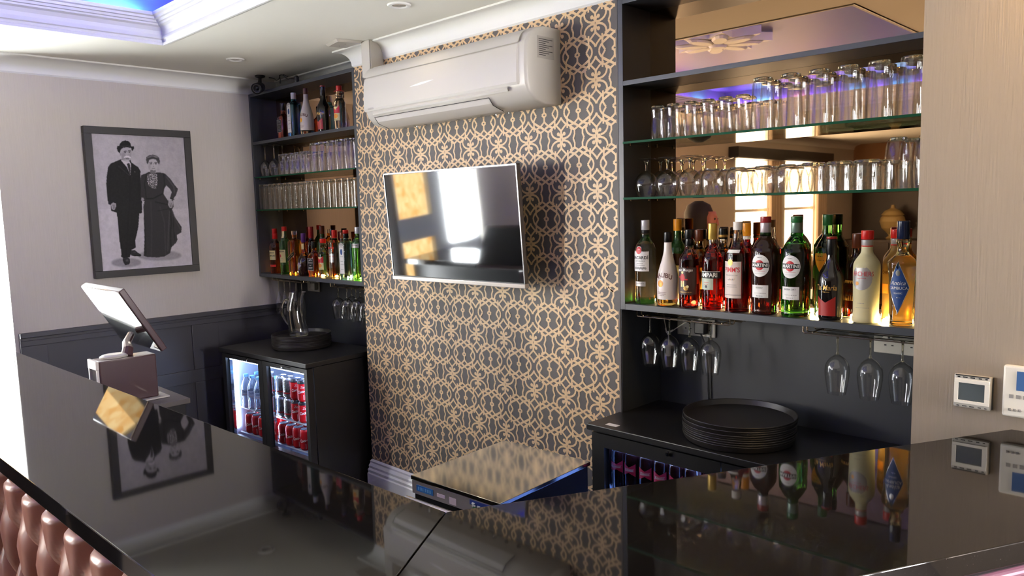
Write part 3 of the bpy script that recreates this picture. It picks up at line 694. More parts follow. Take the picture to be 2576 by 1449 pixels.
ps('touch_screen', MB().box(0.02, 0.0262, 0.02, 0.425, 0.0275, 0.267), M_blackg)
obj('hinge_arm', MB().tube([(-3.10, 1.0, 1.126), (-3.11, 1.01, 1.15), (-3.15, 1.02, 1.17), (-3.19, 1.052, 1.195)], [0.022, 0.020, 0.016, 0.014], 12), M_mar, t, world=True)
obj('hinge_foot', MB().loft([(1.1285, 0.034, 0.05, 2), (1.136, 0.036, 0.052, 2), (1.142, 0.026, 0.04, 2)], 20, c=(-3.100, 0.955, 0)), M_plast, t, world=True)

# ================================================================ glasswasher with steel top
t = thing('glasswasher', 'low stainless steel glasswasher in front of the patterned wall', 'glasswasher', (-1.925, 1.455, 0), math.radians(3.4))
S = lambda n_, m_, mt_, **k: obj(n_, m_, mt_, t, **k)
S('body', MB().box(0.004, 0.012, 0.12, 0.386, 0.452, 0.785, 0, 0.002), mat('washer_side', srgb(10, 9, 11), 0.6, spec=0.12))
S('top_panel', MB().box(0, 0, 0.786, 0.392, 0.460, 0.800, 0, 0.002), M_steel)['label'] = 'reflective steel top'
S('front_panel', MB().box(0.004, 0.002, 0.742, 0.388, 0.011, 0.785), mat('washer_panel', srgb(150, 140, 132), 0.35, metal=0.3))
S('door', MB().box(0.006, -0.004, 0.22, 0.386, 0.010, 0.712, 0, 0.004), M_steel)
S('door_handle', MB().tube([(0.0, -0.022, 0.726), (0.392, -0.022, 0.726)], 0.012, 14).box(0.01, -0.022, 0.704, 0.03, 0.0, 0.722).box(0.362, -0.022, 0.704, 0.382, 0.0, 0.722), mat('bronze_steel', (0.50, 0.44, 0.34, 1), 0.2, metal=1.0))
S('lower_panel', MB().box(0.01, 0.012, 0.125, 0.382, 0.014, 0.215), M_chrome)
S('brand_plate', MB().box(0.026, 0.0005, 0.754, 0.104, 0.002, 0.774, 0), mat('blue_plate', srgb(40, 110, 176), 0.35))
m_ = MB()
for i, w_ in enumerate((0.010, 0.012, 0.006, 0.010, 0.011, 0.008)): m_.box(0.034 + i * 0.011, -0.0002, 0.759, 0.034 + i * 0.011 + w_ * 0.6, 0.0005, 0.769)
S('plate_marks', m_, mat('pale_blue', srgb(120, 180, 220), 0.4))
S('sticker', MB().box(0.122, 0.0008, 0.757, 0.158, 0.002, 0.768), mat('pale_sticker', srgb(228, 206, 204), 0.5)); S('sticker', MB().box(0.178, 0.0008, 0.747, 0.208, 0.002, 0.769), MATS['pale_sticker'])
S('switch', MB().box(0.282, -0.001, 0.743, 0.308, 0.002, 0.765, 0).box(0.285, -0.004, 0.745, 0.305, -0.001, 0.763, 1), [M_dark, mat('green_switch', srgb(30, 130, 60), 0.3)])['label'] = 'green rocker switch'
S('switch', MB().box(0.335, -0.001, 0.743, 0.361, 0.002, 0.765, 0).box(0.338, -0.004, 0.745, 0.358, -0.001, 0.763, 0), [M_dark])
S('indicator_strip', MB().box(0.268, 0.0005, 0.768, 0.383, 0.002, 0.783, 0).lathe([(0.006, 0), (0.005, 0.002)], 12, m=1, c=(0.285, -0.001, 0.775), cap0=True, cap1=True)
  .box(0.278, -0.0005, 0.763, 0.292, 0.0005, 0.771, 1).box(0.300, -0.0005, 0.763, 0.312, 0.0005, 0.771, 1).box(0.330, -0.0005, 0.763, 0.342, 0.0005, 0.771, 1).box(0.358, -0.0005, 0.763, 0.372, 0.0005, 0.771, 1), [mat('strip_blue', srgb(44, 62, 128), 0.4), M_white])
for x, y in ((0.03, 0.04), (0.36, 0.04), (0.03, 0.42), (0.36, 0.42)): S('foot', MB().lathe([(0.018, 0), (0.018, 0.02), (0.012, 0.03), (0.012, 0.12)], 12, c=(x, y, 0), cap0=True, cap1=True), M_dark)

# ================================================================ bottle fridges
def fridge(name, lab, loc, rz, W, Dp, H, top, lit, fx, zg0, zg1, racks, open_w):
    """local: x along the front, y to the back"""
    t = thing(name, lab, 'bottle cooler', loc, rz); S = lambda n_, m_, mt_, **k: obj(n_, m_, mt_, t, **k)
    hb = H - top
    wal = MB(); y0 = 0.055
    wal.box(0.004, y0, 0.06, 0.03, Dp, hb); wal.box(W - 0.03, y0, 0.06, W - 0.004, Dp, hb); wal.box(0.03, Dp - 0.03, 0.06, W - 0.03, Dp, hb)
    wal.box(0.03, y0, hb - 0.04, W - 0.03, Dp - .03, hb); wal.box(0.03, y0, 0.06, W - 0.03, Dp - .03, 0.14)
    S('cabinet_body', wal, M_black)
    lin = MB(); iz1 = hb - 0.041; iz0 = 0.141
    lin.box(0.0305, y0 + .002, iz0, 0.034, Dp - .034, iz1); lin.box(W - 0.034, y0 + .002, iz0, W - 0.0305, Dp - .034, iz1); lin.box(0.034, Dp - 0.034, iz0, W - 0.034, Dp - 0.0305, iz1)
    lin.box(0.034, y0 + .002, iz0, W - .034, Dp - .034, iz0 + .003); lin.box(0.034, y0 + .002, iz1 - .003, W - .034, Dp - .034, iz1)
    S('liner', lin, mat('fridge_liner', srgb(196, 204, 222), 0.35))
    S('worktop', MB().box(-0.010, 0.0, hb + 0.004, W + 0.004, Dp, H, 0, 0.003), M_black)
    S('plinth', MB().box(0.02, 0.05, 0, W - 0.02, Dp - 0.04, 0.06), M_dark)
    li = MB()
    for x in ((0.036, 0.044), (W / 2 - 0.006, W / 2 + 0.006), (W - 0.044, W - 0.036)): li.box(x[0], y0 + .012, zg0 + 0.03, x[1], y0 + .024, zg1 + 0.02)
    li.box(0.05, y0 + .012, iz1 - .012, W - 0.05, y0 + .03, iz1 - .004)
    S('light_tube', li, lit)['label'] = 'cold lit tube'
    if H < .86: S('liner_glow', MB().box(0.0345, y0 + .05, iz0 + .05, 0.037, y0 + .30, iz1 - .02), emis('blue_liner_glow', (0.10, 0.30, 0.95, 1), 1.1))['label'] = 'blue glow sheet added on the side liner'  # emissive sheet added on the liner in place of blue light falling there
    for z in racks:
        r = MB()
        for i in range(int((W - 0.08) / 0.026) + 1): r.tube([(0.04 + i * 0.026, y0 + 0.030, z - 0.003), (0.04 + i * 0.026, Dp - 0.05, z - 0.003)], 0.0018, 5)
        r.tube([(0.036, y0 + .030, z - 0.006), (W - 0.036, y0 + 0.030, z - 0.006)], 0.004, 6); r.tube([(0.036, Dp - .05, z - 0.006), (W - 0.036, Dp - 0.05, z - 0.006)], 0.003, 6)
        S('rack', r, mat('white_wire', srgb(225, 228, 235), 0.35))
    nd = len(fx)
    for k, (x0, x1) in enumerate(fx):
        d = MB(); a, b_ = (0.006 if k == 0 else (fx[k - 1][1] + x0) / 2 + 0.0015), (W - 0.006 if k == nd - 1 else (x1 + fx[k + 1][0]) / 2 - 0.0015)
        d.box(a, 0.012, 0.065, x0, 0.05, hb - 0.004); d.box(x1, 0.012, 0.065, b_, 0.05, hb - 0.004); d.box(x0, 0.012, zg1, x1, 0.05, hb - 0.004); d.box(x0, 0.012, 0.065, x1, 0.05, zg0)
        do = S('door', d, M_black, sharp=30)
        obj('door_glass', MB().box(x0, 0.026, zg0, x1, 0.030, zg1), M_glassd, do, smooth=False)
        obj('inner_edge', MB().box(x0 + 0.0005, 0.032, zg0, x0 + 0.010, 0.050, zg1), mat('door_inner_chrome', (0.8, 0.82, 0.86, 1), 0.1, metal=1.0), do)
        if H > .86: obj('pull_handle', MB().box((x0 + x1) / 2 - 0.075, -0.002, zg1 + 0.018, (x0 + x1) / 2 + 0.06, 0.0115, hb - 0.008, 0, 0.003), M_dark, do)
        lk = obj('lock', MB().lathe([(0.009, 0), (0.008, 0.008), (0.003, 0.009)], 14, cap0=True, cap1=True), M_chrome, do)
        lk.location = ((x0 + x1) / 2 + (0.06 if k == 0 else -0.02), 0.0115, hb - 0.016); lk.rotation_euler = (PI / 2, 0, 0)
    S('keyboard_switch', MB().box(W - 0.10, 0.034, 0.066, W - 0.03, 0.036, 0.10), M_plast)
    return t
LITL = emis('fridge_light_white_blue', (0.55, 0.68, 1.0, 1), 24); LITR = emis('fridge_light_blue', (0.20, 0.36, 1.0, 1), 26)
LFX, LFY, LFR = -4.345, 1.915, math.radians(4.3)
FL = fridge('bottle_fridge', 'black double door drinks fridge with lit cans in the left alcove', (LFX, LFY, 0), LFR, 0.868, 0.50, 0.88, 0.03, LITL, [(0.045, 0.395), (0.480, 0.835)], 0.355, 0.822, (0.36, 0.515), 0)
FRt = fridge('bottle_fridge', 'black drinks fridge with blue lit beer bottles under the round trays at right', (-1.738, 2.148, 0), 0.0, 1.08, 0.465, 0.85, 0.028, LITR, [(0.062, 0.50), (0.58, 1.02)], 0.25, 0.768, (0.42, 0.60), 0)
obj('price_sticker', MB().box(0.055, 0.03, 0.8502, 0.105, 0.055, 0.8508), WHT, FRt)['label'] = 'small white sticker on the front corner'
def FM(x, y, z, a=0): return (LFX + x * math.cos(LFR) - y * math.sin(LFR), LFY + x * math.sin(LFR) + y * math.cos(LFR), z)
# ================================================================ glassware
def smooth_prof(pts, n_=4):
    """Catmull-Rom through (r, z)"""
    out = []; P = [pts[0]] + pts + [pts[-1]]
    for i in range(1, len(P) - 2):
        for k in range(n_):
            t = k / n_; a, b_, c, d = P[i - 1], P[i], P[i + 1], P[i + 2]
            out.append(tuple(0.5 * ((2 * b_[j]) + (-a[j] + c[j]) * t + (2 * a[j] - 5 * b_[j] + 4 * c[j] - d[j]) * t * t + (-a[j] + 3 * b_[j] - 3 * c[j] + d[j]) * t ** 3) for j in (0, 1)))
    return out + [pts[-1]]
def tumbler(h, outer, th=0.002, base=0.010, seg=28):
    """upside-down tumbler: rim at z=0, thick foot at z=h; outer: (r, z) rim to foot"""
    m_ = MB(); o_ = smooth_prof(outer); inn = [(max(r - th, 0.001), z) for r, z in o_ if z < h - base - 0.002]
    m_.lathe(inn[::-1] + [(inn[0][0] + th * 0.5, -0.0)] + o_ , seg, 0)
    rb = outer[-1][0]; ri = inn[-1][0]
    m_.lathe([(ri * 0.05, h - base), (ri * 0.8, h - base + 0.001), (ri * 0.97, h - base + 0.003)], seg, 0, cap0=True)
    m_.lathe([(rb * 0.92, h - base + 0.0022), (rb * 0.985, h - base * 0.55), (rb * 0.97, h - 0.0025), (rb * 0.86, h - 0.0003), (rb * 0.6, h - 0.0008)], seg, 1, cap0=True, cap1=True)
    return m_
G_MATS = [M_glass, M_base]
def glass_rows(kind, builder, rows, cat, group, desc):
    """rows: list of (label pattern, [(x, y, z)...]) ; one thing per glass"""
    first = None
    for pat, pts in rows:
        n_ = len(pts)
        for i, p in enumerate(pts):
            lab = pat % ordl(i, n_)
            if first is None:
                first = builder(); first.location = p; tag(first, lab, cat, group)
            else:
                c = copy_tree(first, loc=p, label=lab)
    return first
def one(name, m_, mats=G_MATS): return obj(name, m_, mats, sharp=40)
pint = tumbler(0.169, [(0.040, 0.0), (0.0385, 0.03), (0.0365, 0.08), (0.034, 0.13), (0.0325, 0.150), (0.031, 0.166)], base=0.014)
PX6 = [-1.184, -1.090, -0.998, -0.909, -0.819, -0.729]
glass_rows('pint_glass', lambda: one('pint_glass', pint), [
    ('%s upturned pint glass in the front row on the upper right glass shelf', [(x, 2.40, ZG1) for x in PX6]),
    ('%s tall upturned pint glass in the back row against the right mirror', [(x - 0.012, 2.484, ZG1) for x in PX6])], 'glass', 'tall pint glasses on the upper right shelf', '')
small = tumbler(0.122, [(0.0265, 0.0), (0.0262, 0.025), (0.0235, 0.055), (0.0215, 0.075), (0.0235, 0.098), (0.0245, 0.108), (0.0235, 0.120)], base=0.010, seg=24)
SX = [-1.587, -1.520, -1.448, -1.380, -1.313, -1.250]
glass_rows('small_tumbler', lambda: one('small_tumbler', small), [
    ('%s small waisted tumbler in front on the upper right glass shelf', [(x, 2.39, ZG1) for x in SX]),
    ('%s small waisted tumbler at the back of the upper right glass shelf', [(x - 0.01, 2.455, ZG1) for x in SX])], 'glass', 'small waisted tumblers on the upper right shelf', '')
# snifters, upside down, with bowl, stem and foot as parts
def stemmed(name, bowl, stem, foot, flip_h, seg=28):
    """all profiles as (r, z) with the rim at z=0 and the foot at the top (upside down)"""
    r = thing(name, '', 'glass')
    b_ = smooth_prof(bowl); inn = [(max(q_[0] - 0.0011, 0.0006), q_[1] - (0.0012 if i > len(b_) * 0.7 else 0)) for i, q_ in enumerate(b_)]
    obj('bowl', MB().lathe(inn[::-1] + b_, seg, 0), G_MATS, r, sharp=60)
    obj('stem', MB().lathe(stem, 14, 1, cap0=True, cap1=True), G_MATS, r, sharp=60)
    obj('foot', MB().lathe(foot, seg, 0, cap0=True, cap1=True), G_MATS, r, sharp=60)
    return r
def snif():
    return stemmed('snifter_glass', [(0.031, 0), (0.036, 0.012), (0.0425, 0.035), (0.0435, 0.050), (0.040, 0.066), (0.030, 0.082), (0.016, 0.093), (0.005, 0.099)],
        [(0.005, 0.098), (0.0042, 0.106), (0.0042, 0.118), (0.006, 0.128), (0.010, 0.134)], [(0.008, 0.134), (0.018, 0.1365), (0.030, 0.1395), (0.0335, 0.141), (0.033, 0.1425), (0.010, 0.1418)], 0.142)
glass_rows('s', snif, [
    ('%s upturned balloon glass in front on the lower right glass shelf', [(-1.648, 2.405, ZG2), (-1.556, 2.405, ZG2), (-1.462, 2.405, ZG2)]),
    ('%s upturned balloon glass at the back of the lower right shelf', [(-1.640, 2.488, ZG2), (-1.548, 2.488, ZG2), (-1.450, 2.488, ZG2)])], 'glass', 'balloon glasses on the lower right shelf', '')
stemless = tumbler(0.091, [(0.033, 0.0), (0.0375, 0.02), (0.0395, 0.042), (0.038, 0.064), (0.032, 0.080), (0.027, 0.085), (0.0265, 0.0905)], base=0.008)
glass_rows('r', lambda: one('stemless_tumbler', stemless), [
    ('%s rounded stemless tumbler in the front row of the lower right shelf', [(x, 2.40, ZG2) for x in (-1.369, -1.274, -1.180, -1.097)]),
    ('%s rounded stemless tumbler in the back row of the lower right shelf', [(x, 2.485, ZG2) for x in (-1.355, -1.265, -1.175, -1.088)])], 'glass', 'rounded tumblers on the lower right shelf', '')
rocks = tumbler(0.091, [(0.040, 0.0), (0.0398, 0.03), (0.039, 0.06), (0.0385, 0.080), (0.0375, 0.089)], base=0.013)
glass_rows('k', lambda: one('rocks_glass', rocks), [
    ('%s straight rocks glass in the front row of the lower right shelf', [(x, 2.40, ZG2) for x in (-1.012, -0.930, -0.848)]),
    ('%s straight rocks glass in the back row of the lower right shelf', [(x, 2.486, ZG2) for x in (-1.002, -0.918, -0.835)])], 'glass', 'rocks glasses on the lower right shelf', '')
beer = tumbler(0.150, [(0.033, 0.0), (0.0355, 0.03), (0.037, 0.065), (0.0355, 0.10), (0.0315, 0.130), (0.026, 0.144), (0.0225, 0.1495)], base=0.012)
glass_rows('b', lambda: one('beer_glass', beer), [
    ('%s tall beer glass in front at the wall end of the lower right shelf', [(-0.760, 2.395, ZG2), (-0.680, 2.395, ZG2)]),
    ('%s tall beer glass behind, at the wall end of the lower right shelf', [(-0.748, 2.480, ZG2), (-0.665, 2.480, ZG2)])], 'glass', 'tall beer glasses by the beige wall', '')
# left alcove
lw = lambda: stemmed('wine_glass', smooth_prof([(0.026, 0), (0.031, 0.025), (0.0345, 0.05), (0.032, 0.075), (0.020, 0.095), (0.008, 0.105), (0.0035, 0.112)], 2), [(0.0036, 0.111), (0.0032, 0.14), (0.0034, 0.18), (0.007, 0.199)],
    [(0.006, 0.199), (0.020, 0.202), (0.033, 0.205), (0.032, 0.2065), (0.008, 0.2065)], 0.206)
glass_rows('w', lw, [('%s upturned wine glass beside the lilac wall on the left upper glass shelf', [(-4.578, 2.405, ZG1 - 0.0), (-4.452, 2.40, ZG1), (-4.50, 2.485, ZG1)])], 'glass', 'upturned wine glasses on the left shelf', '')
sm2 = tumbler(0.130, [(0.0275, 0.0), (0.0268, 0.03), (0.0245, 0.06), (0.0225, 0.085), (0.0240, 0.110), (0.0235, 0.128)], base=0.010, seg=20)
S2 = [-4.352 + 0.063 * i for i in range(6)]
glass_rows('t', lambda: one('small_tumbler', sm2), [('%s small upturned tumbler in the front row of the left upper shelf', [(x, 2.40, ZG1) for x in S2]),
    ('%s small upturned tumbler in the back row of the left upper shelf', [(x + 0.01, 2.475, ZG1) for x in S2])], 'glass', 'small tumblers on the left upper shelf', '')
T2 = [-3.940, -3.850, -3.760, -3.667, -3.573 + 0.045]
T2 = [-3.943, -3.852, -3.761, -3.670, -3.579]
glass_rows('p', lambda: one('pint_glass', pint), [('%s pint glass in the front row of the left upper shelf', [(x - 0.015, 2.398, ZG1) for x in T2]),
    ('%s pint glass in the back row of the left upper shelf', [(x, 2.482, ZG1) for x in T2])], 'glass', 'pint glasses on the left upper shelf', '')
hi = tumbler(0.160, [(0.0290, 0.0), (0.0288, 0.05), (0.0282, 0.10), (0.0278, 0.145), (0.027, 0.158)], base=0.015, seg=22)
H2 = [-4.590 + 0.0628 * i for i in range(18)]
glass_rows('h', lambda: one('highball_glass', hi), [('%s straight highball glass in the front row of the left lower shelf', [(x, 2.385, ZG2) for x in H2]),
    ('%s straight highball glass in the back row of the left lower shelf', [(x - 0.008, 2.455, ZG2) for x in H2])], 'glass', 'highball glasses on the left lower shelf', '')

# hanging racks and the glasses in them
def rack(x0, x1, ys_, zt, z, lab):
    """pairs of brass wires running along the shelf, each pair carrying one row of glass feet"""
    t = thing('glass_rack', lab, 'glass rack', ((x0 + x1) / 2, ys_[0], zt)); R_ = 0.0022
    for yr in ys_:
        for dy in (-0.015, 0.015):
            obj('wire_rail', MB().tube([(x0, yr + dy, zt - 0.0005), (x0, yr + dy, z + .004), (x0 + .004, yr + dy, z), (x1 - .004, yr + dy, z), (x1, yr + dy, z + .004), (x1, yr + dy, zt - 0.0005)], R_, 7), M_brass, t, world=True)
    obj('cross_wire', MB().tube([(x0 + .03, ys_[0] - .018, z + .0045), (x0 + .03, ys_[-1] + .018, z + .0045)], R_, 7), M_brass, t, world=True)
    obj('cross_wire', MB().tube([(x1 - .03, ys_[0] - .018, z + .0045), (x1 - .03, ys_[-1] + .018, z + .0045)], R_, 7), M_brass, t, world=True)
    return t
rack(-1.682, -1.29, (2.40, 2.49), 1.259, 1.232, 'brass wire glass rack under the right shelves next to the breast')
rack(-1.03, -0.64, (2.40, 2.49), 1.259, 1.232, 'brass wire glass rack under the right shelves next to the beige wall')
rack(-4.54, -4.15, (2.40, 2.49), 1.252, 1.2305, 'wire glass rack holding flutes under the left shelves')
rack(-3.85, -3.48, (2.40, 2.49), 1.252, 1.2265, 'wire glass rack holding wine glasses under the left shelves')
def hw():
    return stemmed('wine_glass', [(0.0275, 0), (0.031, 0.02), (0.0355, 0.05), (0.0375, 0.075), (0.034, 0.097), (0.022, 0.115), (0.010, 0.124), (0.0042, 0.129)],
        [(0.0048, 0.128), (0.0055, 0.1315), (0.0032, 0.136), (0.0030, 0.17), (0.0036, 0.185), (0.008, 0.191)], [(0.007, 0.1905), (0.020, 0.193), (0.034, 0.1965), (0.033, 0.198), (0.009, 0.198)], 0.198)
hz = 1.0435
glass_rows('hw', hw, [('%s wine glass hanging in the rack next to the patterned breast', [(-1.632, 2.40, hz), (-1.546, 2.40, hz), (-1.460, 2.40, hz), (-1.374, 2.40, hz)]),
    ('%s wine glass hanging in the rack next to the beige wall', [(-0.925, 2.40, hz), (-0.825, 2.40, hz), (-0.733, 2.40, hz)]),
    ('%s wine glass hanging in the rack of the left alcove', [(-3.795, 2.40, hz - .006), (-3.705, 2.40, hz - .006), (-3.615, 2.40, hz - .006), (-3.525, 2.40, hz - .006)]),
    ('%s wine glass hanging behind the front ones in the left alcove rack', [(-3.795, 2.49, hz - .006), (-3.705, 2.49, hz - .006), (-3.615, 2.49, hz - .006), (-3.525, 2.49, hz - .006)])], 'glass', 'wine glasses hanging under the shelves', '')
def fl_():
    return stemmed('champagne_flute', [(0.019, 0), (0.022, 0.03), (0.0235, 0.06), (0.0215, 0.09), (0.015, 0.115), (0.007, 0.135), (0.0034, 0.146)],
        [(0.0036, 0.145), (0.0048, 0.149), (0.003, 0.153), (0.0028, 0.21), (0.006, 0.2235)], [(0.006, 0.223), (0.018, 0.225), (0.030, 0.2275), (0.029, 0.229), (0.008, 0.229)], 0.229, 20)
glass_rows('fl', fl_, [('%s champagne flute hanging in the left alcove rack', [(-4.494 + 0.072 * i, 2.40, 1.0115) for i in range(5)])], 'glass', 'champagne flutes in the left alcove', '')

# ================================================================ bottles
B_ = {}
def bmat(name, col, rough=0.02, trans=1.0, ior=1.45): return mat(name, col, rough, trans=trans, ior=ior)
GL_CLEAR = bmat('clear_spirit_glass', (0.97, 0.98, 0.97, 1)); GL_GREEN = bmat('green_bottle_glass', (0.12, 0.62, 0.10, 1)); GL_DGREEN = bmat('dark_green_glass', (0.05, 0.16, 0.04, 1), trans=0.7)
GL_BROWN = bmat('dark_brown_glass', (0.055, 0.018, 0.012, 1), trans=0.6); GL_RED = bmat('red_bitter', (0.85, 0.02, 0.02, 1)); GL_AMBER = bmat('amber_spirit', (0.90, 0.30, 0.03, 1)); GL_DAMB = bmat('dark_amber', (0.42, 0.07, 0.02, 1))
GL_STRAW = bmat('straw_spirit_and_reflection', (0.98, 0.965, 0.80, 1)); GL_GOLD = bmat('golden_spirit_and_reflection', (0.95, 0.72, 0.28, 1)); GL_BLUE = bmat('pale_blue_glass', (0.30, 0.78, 0.86, 1)); GL_DBLUE = bmat('deep_blue_glass', (0.06, 0.30, 0.62, 1))
GL_BLACK = mat('black_bottle', srgb(22, 17, 17), 0.06, spec=0.7); GL_FROST = mat('frosted_yellow', (0.95, 0.86, 0.50, 1), 0.5, trans=0.35, ior=1.3); MALW = mat('white_bottle', srgb(228, 216, 208), 0.22, trans=0.0)
FROSTA = mat('amber_frosted', (0.86, 0.50, 0.12, 1), 0.4, trans=0.7, ior=1.3); GL_MAR = bmat('dark_red_drink', (0.30, 0.02, 0.015, 1)); GL_BASE = bmat('yellow_clear_base', (0.98, 0.90, 0.55, 1))
BCAP = mat('black_cap', srgb(18, 17, 18), 0.25); RCAP = mat('red_cap', srgb(206, 34, 26), 0.3); WCAP = mat('white_cap', srgb(226, 216, 206), 0.4); GCAP = mat('gold_cap', srgb(206, 170, 84), 0.3, metal=0.5)
OCAP = mat('orange_cap', srgb(232, 150, 30), 0.35); DRCAP = mat('dark_red_cap', srgb(150, 34, 34), 0.3); GRCAP = mat('green_cap', srgb(30, 96, 44), 0.3); NCAP = mat('navy_cap', srgb(26, 34, 60), 0.2); BRCAP = mat('brown_cap', srgb(92, 44, 24), 0.3)
SCAP = mat('silver_cap', srgb(206, 204, 210), 0.3, metal=0.3); MARL = mat('maroon_drink_label', srgb(60, 30, 24), 0.45)
def patch(shape, x, z, w_, h_, rfun, eps, m, mb_, flat=None, n_=20):
    """a thin label lying on the bottle: shape rect / disc / diamond / drop; rfun(z) radius; flat: distance of a flat face"""
    cols = []
    for i in range(n_ + 1):
        u = -1 + 2 * i / n_
        if shape == 'rect': a, b_ = -0.5, 0.5
        elif shape == 'disc': k = math.sqrt(max(0, 1 - u * u)); a, b_ = -0.5 * k, 0.5 * k
        elif shape == 'diamond': k = 1 - abs(u); a, b_ = -0.5 * k, 0.5 * k
        elif shape == 'drop': k = math.sqrt(max(0, 1 - u * u)); a, b_ = -0.5 * (1 - abs(u)) - 0.05 * k, 0.42 * k
        elif shape == 'arrow': a, b_ = -0.5 + 0.0 * u, 0.5 - 0.55 * (1 - abs(u))
        cols.append((x + u * w_ / 2, z + a * h_, z + b_ * h_))
    nz_ = 6; o_ = len(mb_.v)
    for cx_, a, b_ in cols:
        for j in range(nz_ + 1):
            zz = a + (b_ - a) * j / nz_; mb_.v.append(wrap(cx_, zz, rfun, eps, flat))
    for i in range(n_):
        for j in range(nz_):
            p = o_ + i * (nz_ + 1) + j; mb_.f.append((p, p + nz_ + 1, p + nz_ + 2, p + 1)); mb_.m.append(m)
def wrap(x, z, rfun, eps, flat):
    if flat is not None: return (x, -(flat + eps), z)
    r = rfun(z) + eps; a = x / max(r, 0.005); return (r * math.sin(a), -r * math.cos(a), z)
def letters(body, size, x, z, rfun, eps, m, mb_, flat=None, bold=0.0, arch=0.0, shear=0.0, sx=1.0, rot=0.0):
    v_, f_ = text2d(body, size, bold); o_ = len(mb_.v); cr, sr = math.cos(rot), math.sin(rot)
    for px_, py_ in v_:
        px_ = (px_ + shear * py_) * sx; py_ = py_ - arch * px_ * px_
        mb_.v.append(wrap(x + px_ * cr - py_ * sr, z + px_ * sr + py_ * cr, rfun, eps, flat))
    mb_.f += [tuple(i + o_ for i in f) for f in f_]; mb_.m += [m] * len(f_)
def bottle(label, x, y, z, prof, bmats, mf=None, cap=None, lab=None, az=0.0, group=None, flat=None, sq=None, seg=32, extra=None, name='bottle'):
    """prof: (z, r) bottom to mouth; sq: exponent function for squared bottles; lab: callback drawing on (mb, rfun)"""
    t = thing(name, label, 'bottle', (x, y, z + 0.0003), az, group)
    zs = [p[0] for p in prof]; rs = [p[1] for p in prof]
    rfun = lambda zz: float(np.interp(zz, zs, rs))
    pts = smooth_prof([(p[1], p[0]) for p in prof], 3)
    m_ = MB()
    if sq: m_.loft([(zz, r, r * (sq[1] if r > sq[2] else 1), (sq[0] if r > sq[2] else 2)) for r, zz in pts], seg, mf=mf)
    else: m_.lathe(pts, seg, 0, mf=mf, cap0=True, cap1=True)
    obj('glass_body', m_, bmats, t, sharp=50)
    if cap:
        for cname, z0, z1, r_, cm in cap:
            obj(cname, MB().lathe([(r_ * 0.97, z0), (r_, z0 + 0.001), (r_, z1 - 0.0015), (r_ * 0.92, z1)], 24, cap0=True, cap1=True), cm, t, sharp=35)
    if lab:
        for i, (lname, fn, mats) in enumerate(lab):
            m_ = MB(); fn(m_, rfun); obj(lname, m_, mats, t, fix=False, sharp=180)
    return t
E_ = 0.0005; E2_ = 0.0010
ZB = 1.282; YF = 2.405; YB = 2.489
GR = 'spirit bottles on the right bottom shelf'
def scatter(mb_, rf, x0, x1, z, n_, s, m, flat=None, seed=1):
    """a line of unreadably small print"""
    rd = random.Random(seed); x = x0
    while x < x1:
        w_ = rd.uniform(0.4, 1.4) * s
        patch('rect', x + w_ / 2, z, w_, s * 0.55, rf, E2_, m, mb_, flat, 2); x += w_ + s * 0.5
# 1 white rum
def l1(m, rf):
    patch('rect', 0.0, 0.165, 0.074, 0.078, rf, E_, 0, m); patch('disc', -0.004, 0.205, 0.026, 0.028, rf, E2_, 1, m); patch('disc', -0.004, 0.205, 0.030, 0.032, rf, E_, 0, m)
    letters('BACARDÍ', 0.0165, 0.0, 0.177, rf, E2_, 2, m, bold=.02); letters('CARTA BLANCA', 0.006, 0, 0.1645, rf, E2_, 2, m); scatter(m, rf, -.014, .014, .155, 9, .0025, 2)
    scatter(m, rf, -.02, .02, .149, 9, .002, 2, seed=3); letters('RUM', .0001, 0, .14, rf, E2_, 2, m)
    for k in range(9): patch('disc', -0.024 + k * .006, 0.137 + .0015 * (k % 2), .008, .009, rf, E2_, 3, m, n_=6)
    
bottle('tall clear rum bottle with white label, red emblem and silver cap, first on the right', -1.655, YF, ZB,
       [(0, .036), (.004, .040), (.02, .0405), (.19, .0405), (.215, .039), (.235, .028), (.25, .017), (.262, .0145), (.285, .0142), (.30, .0142)], [GL_GREEN, GL_STRAW], mf=lambda z: 0 if z < .022 or .24 < z < .262 else 1,  # green and straw slots stand in for reflections in clear glass
       cap=[('neck_band', .268, .281, .0152, INK), ('cap', .281, .318, .0158, SCAP)], lab=[('label', l1, [WHT, RED, INK, MATS['grey_plastic'], GREYL]), ('lower_label', lambda m, rf: (patch('rect', 0.0, 0.078, 0.048, 0.018, rf, E_, 0, m), scatter(m, rf, -.018, .018, .079, 9, .003, 1, seed=5)), [GREYL, INK])], az=.02, group=GR)
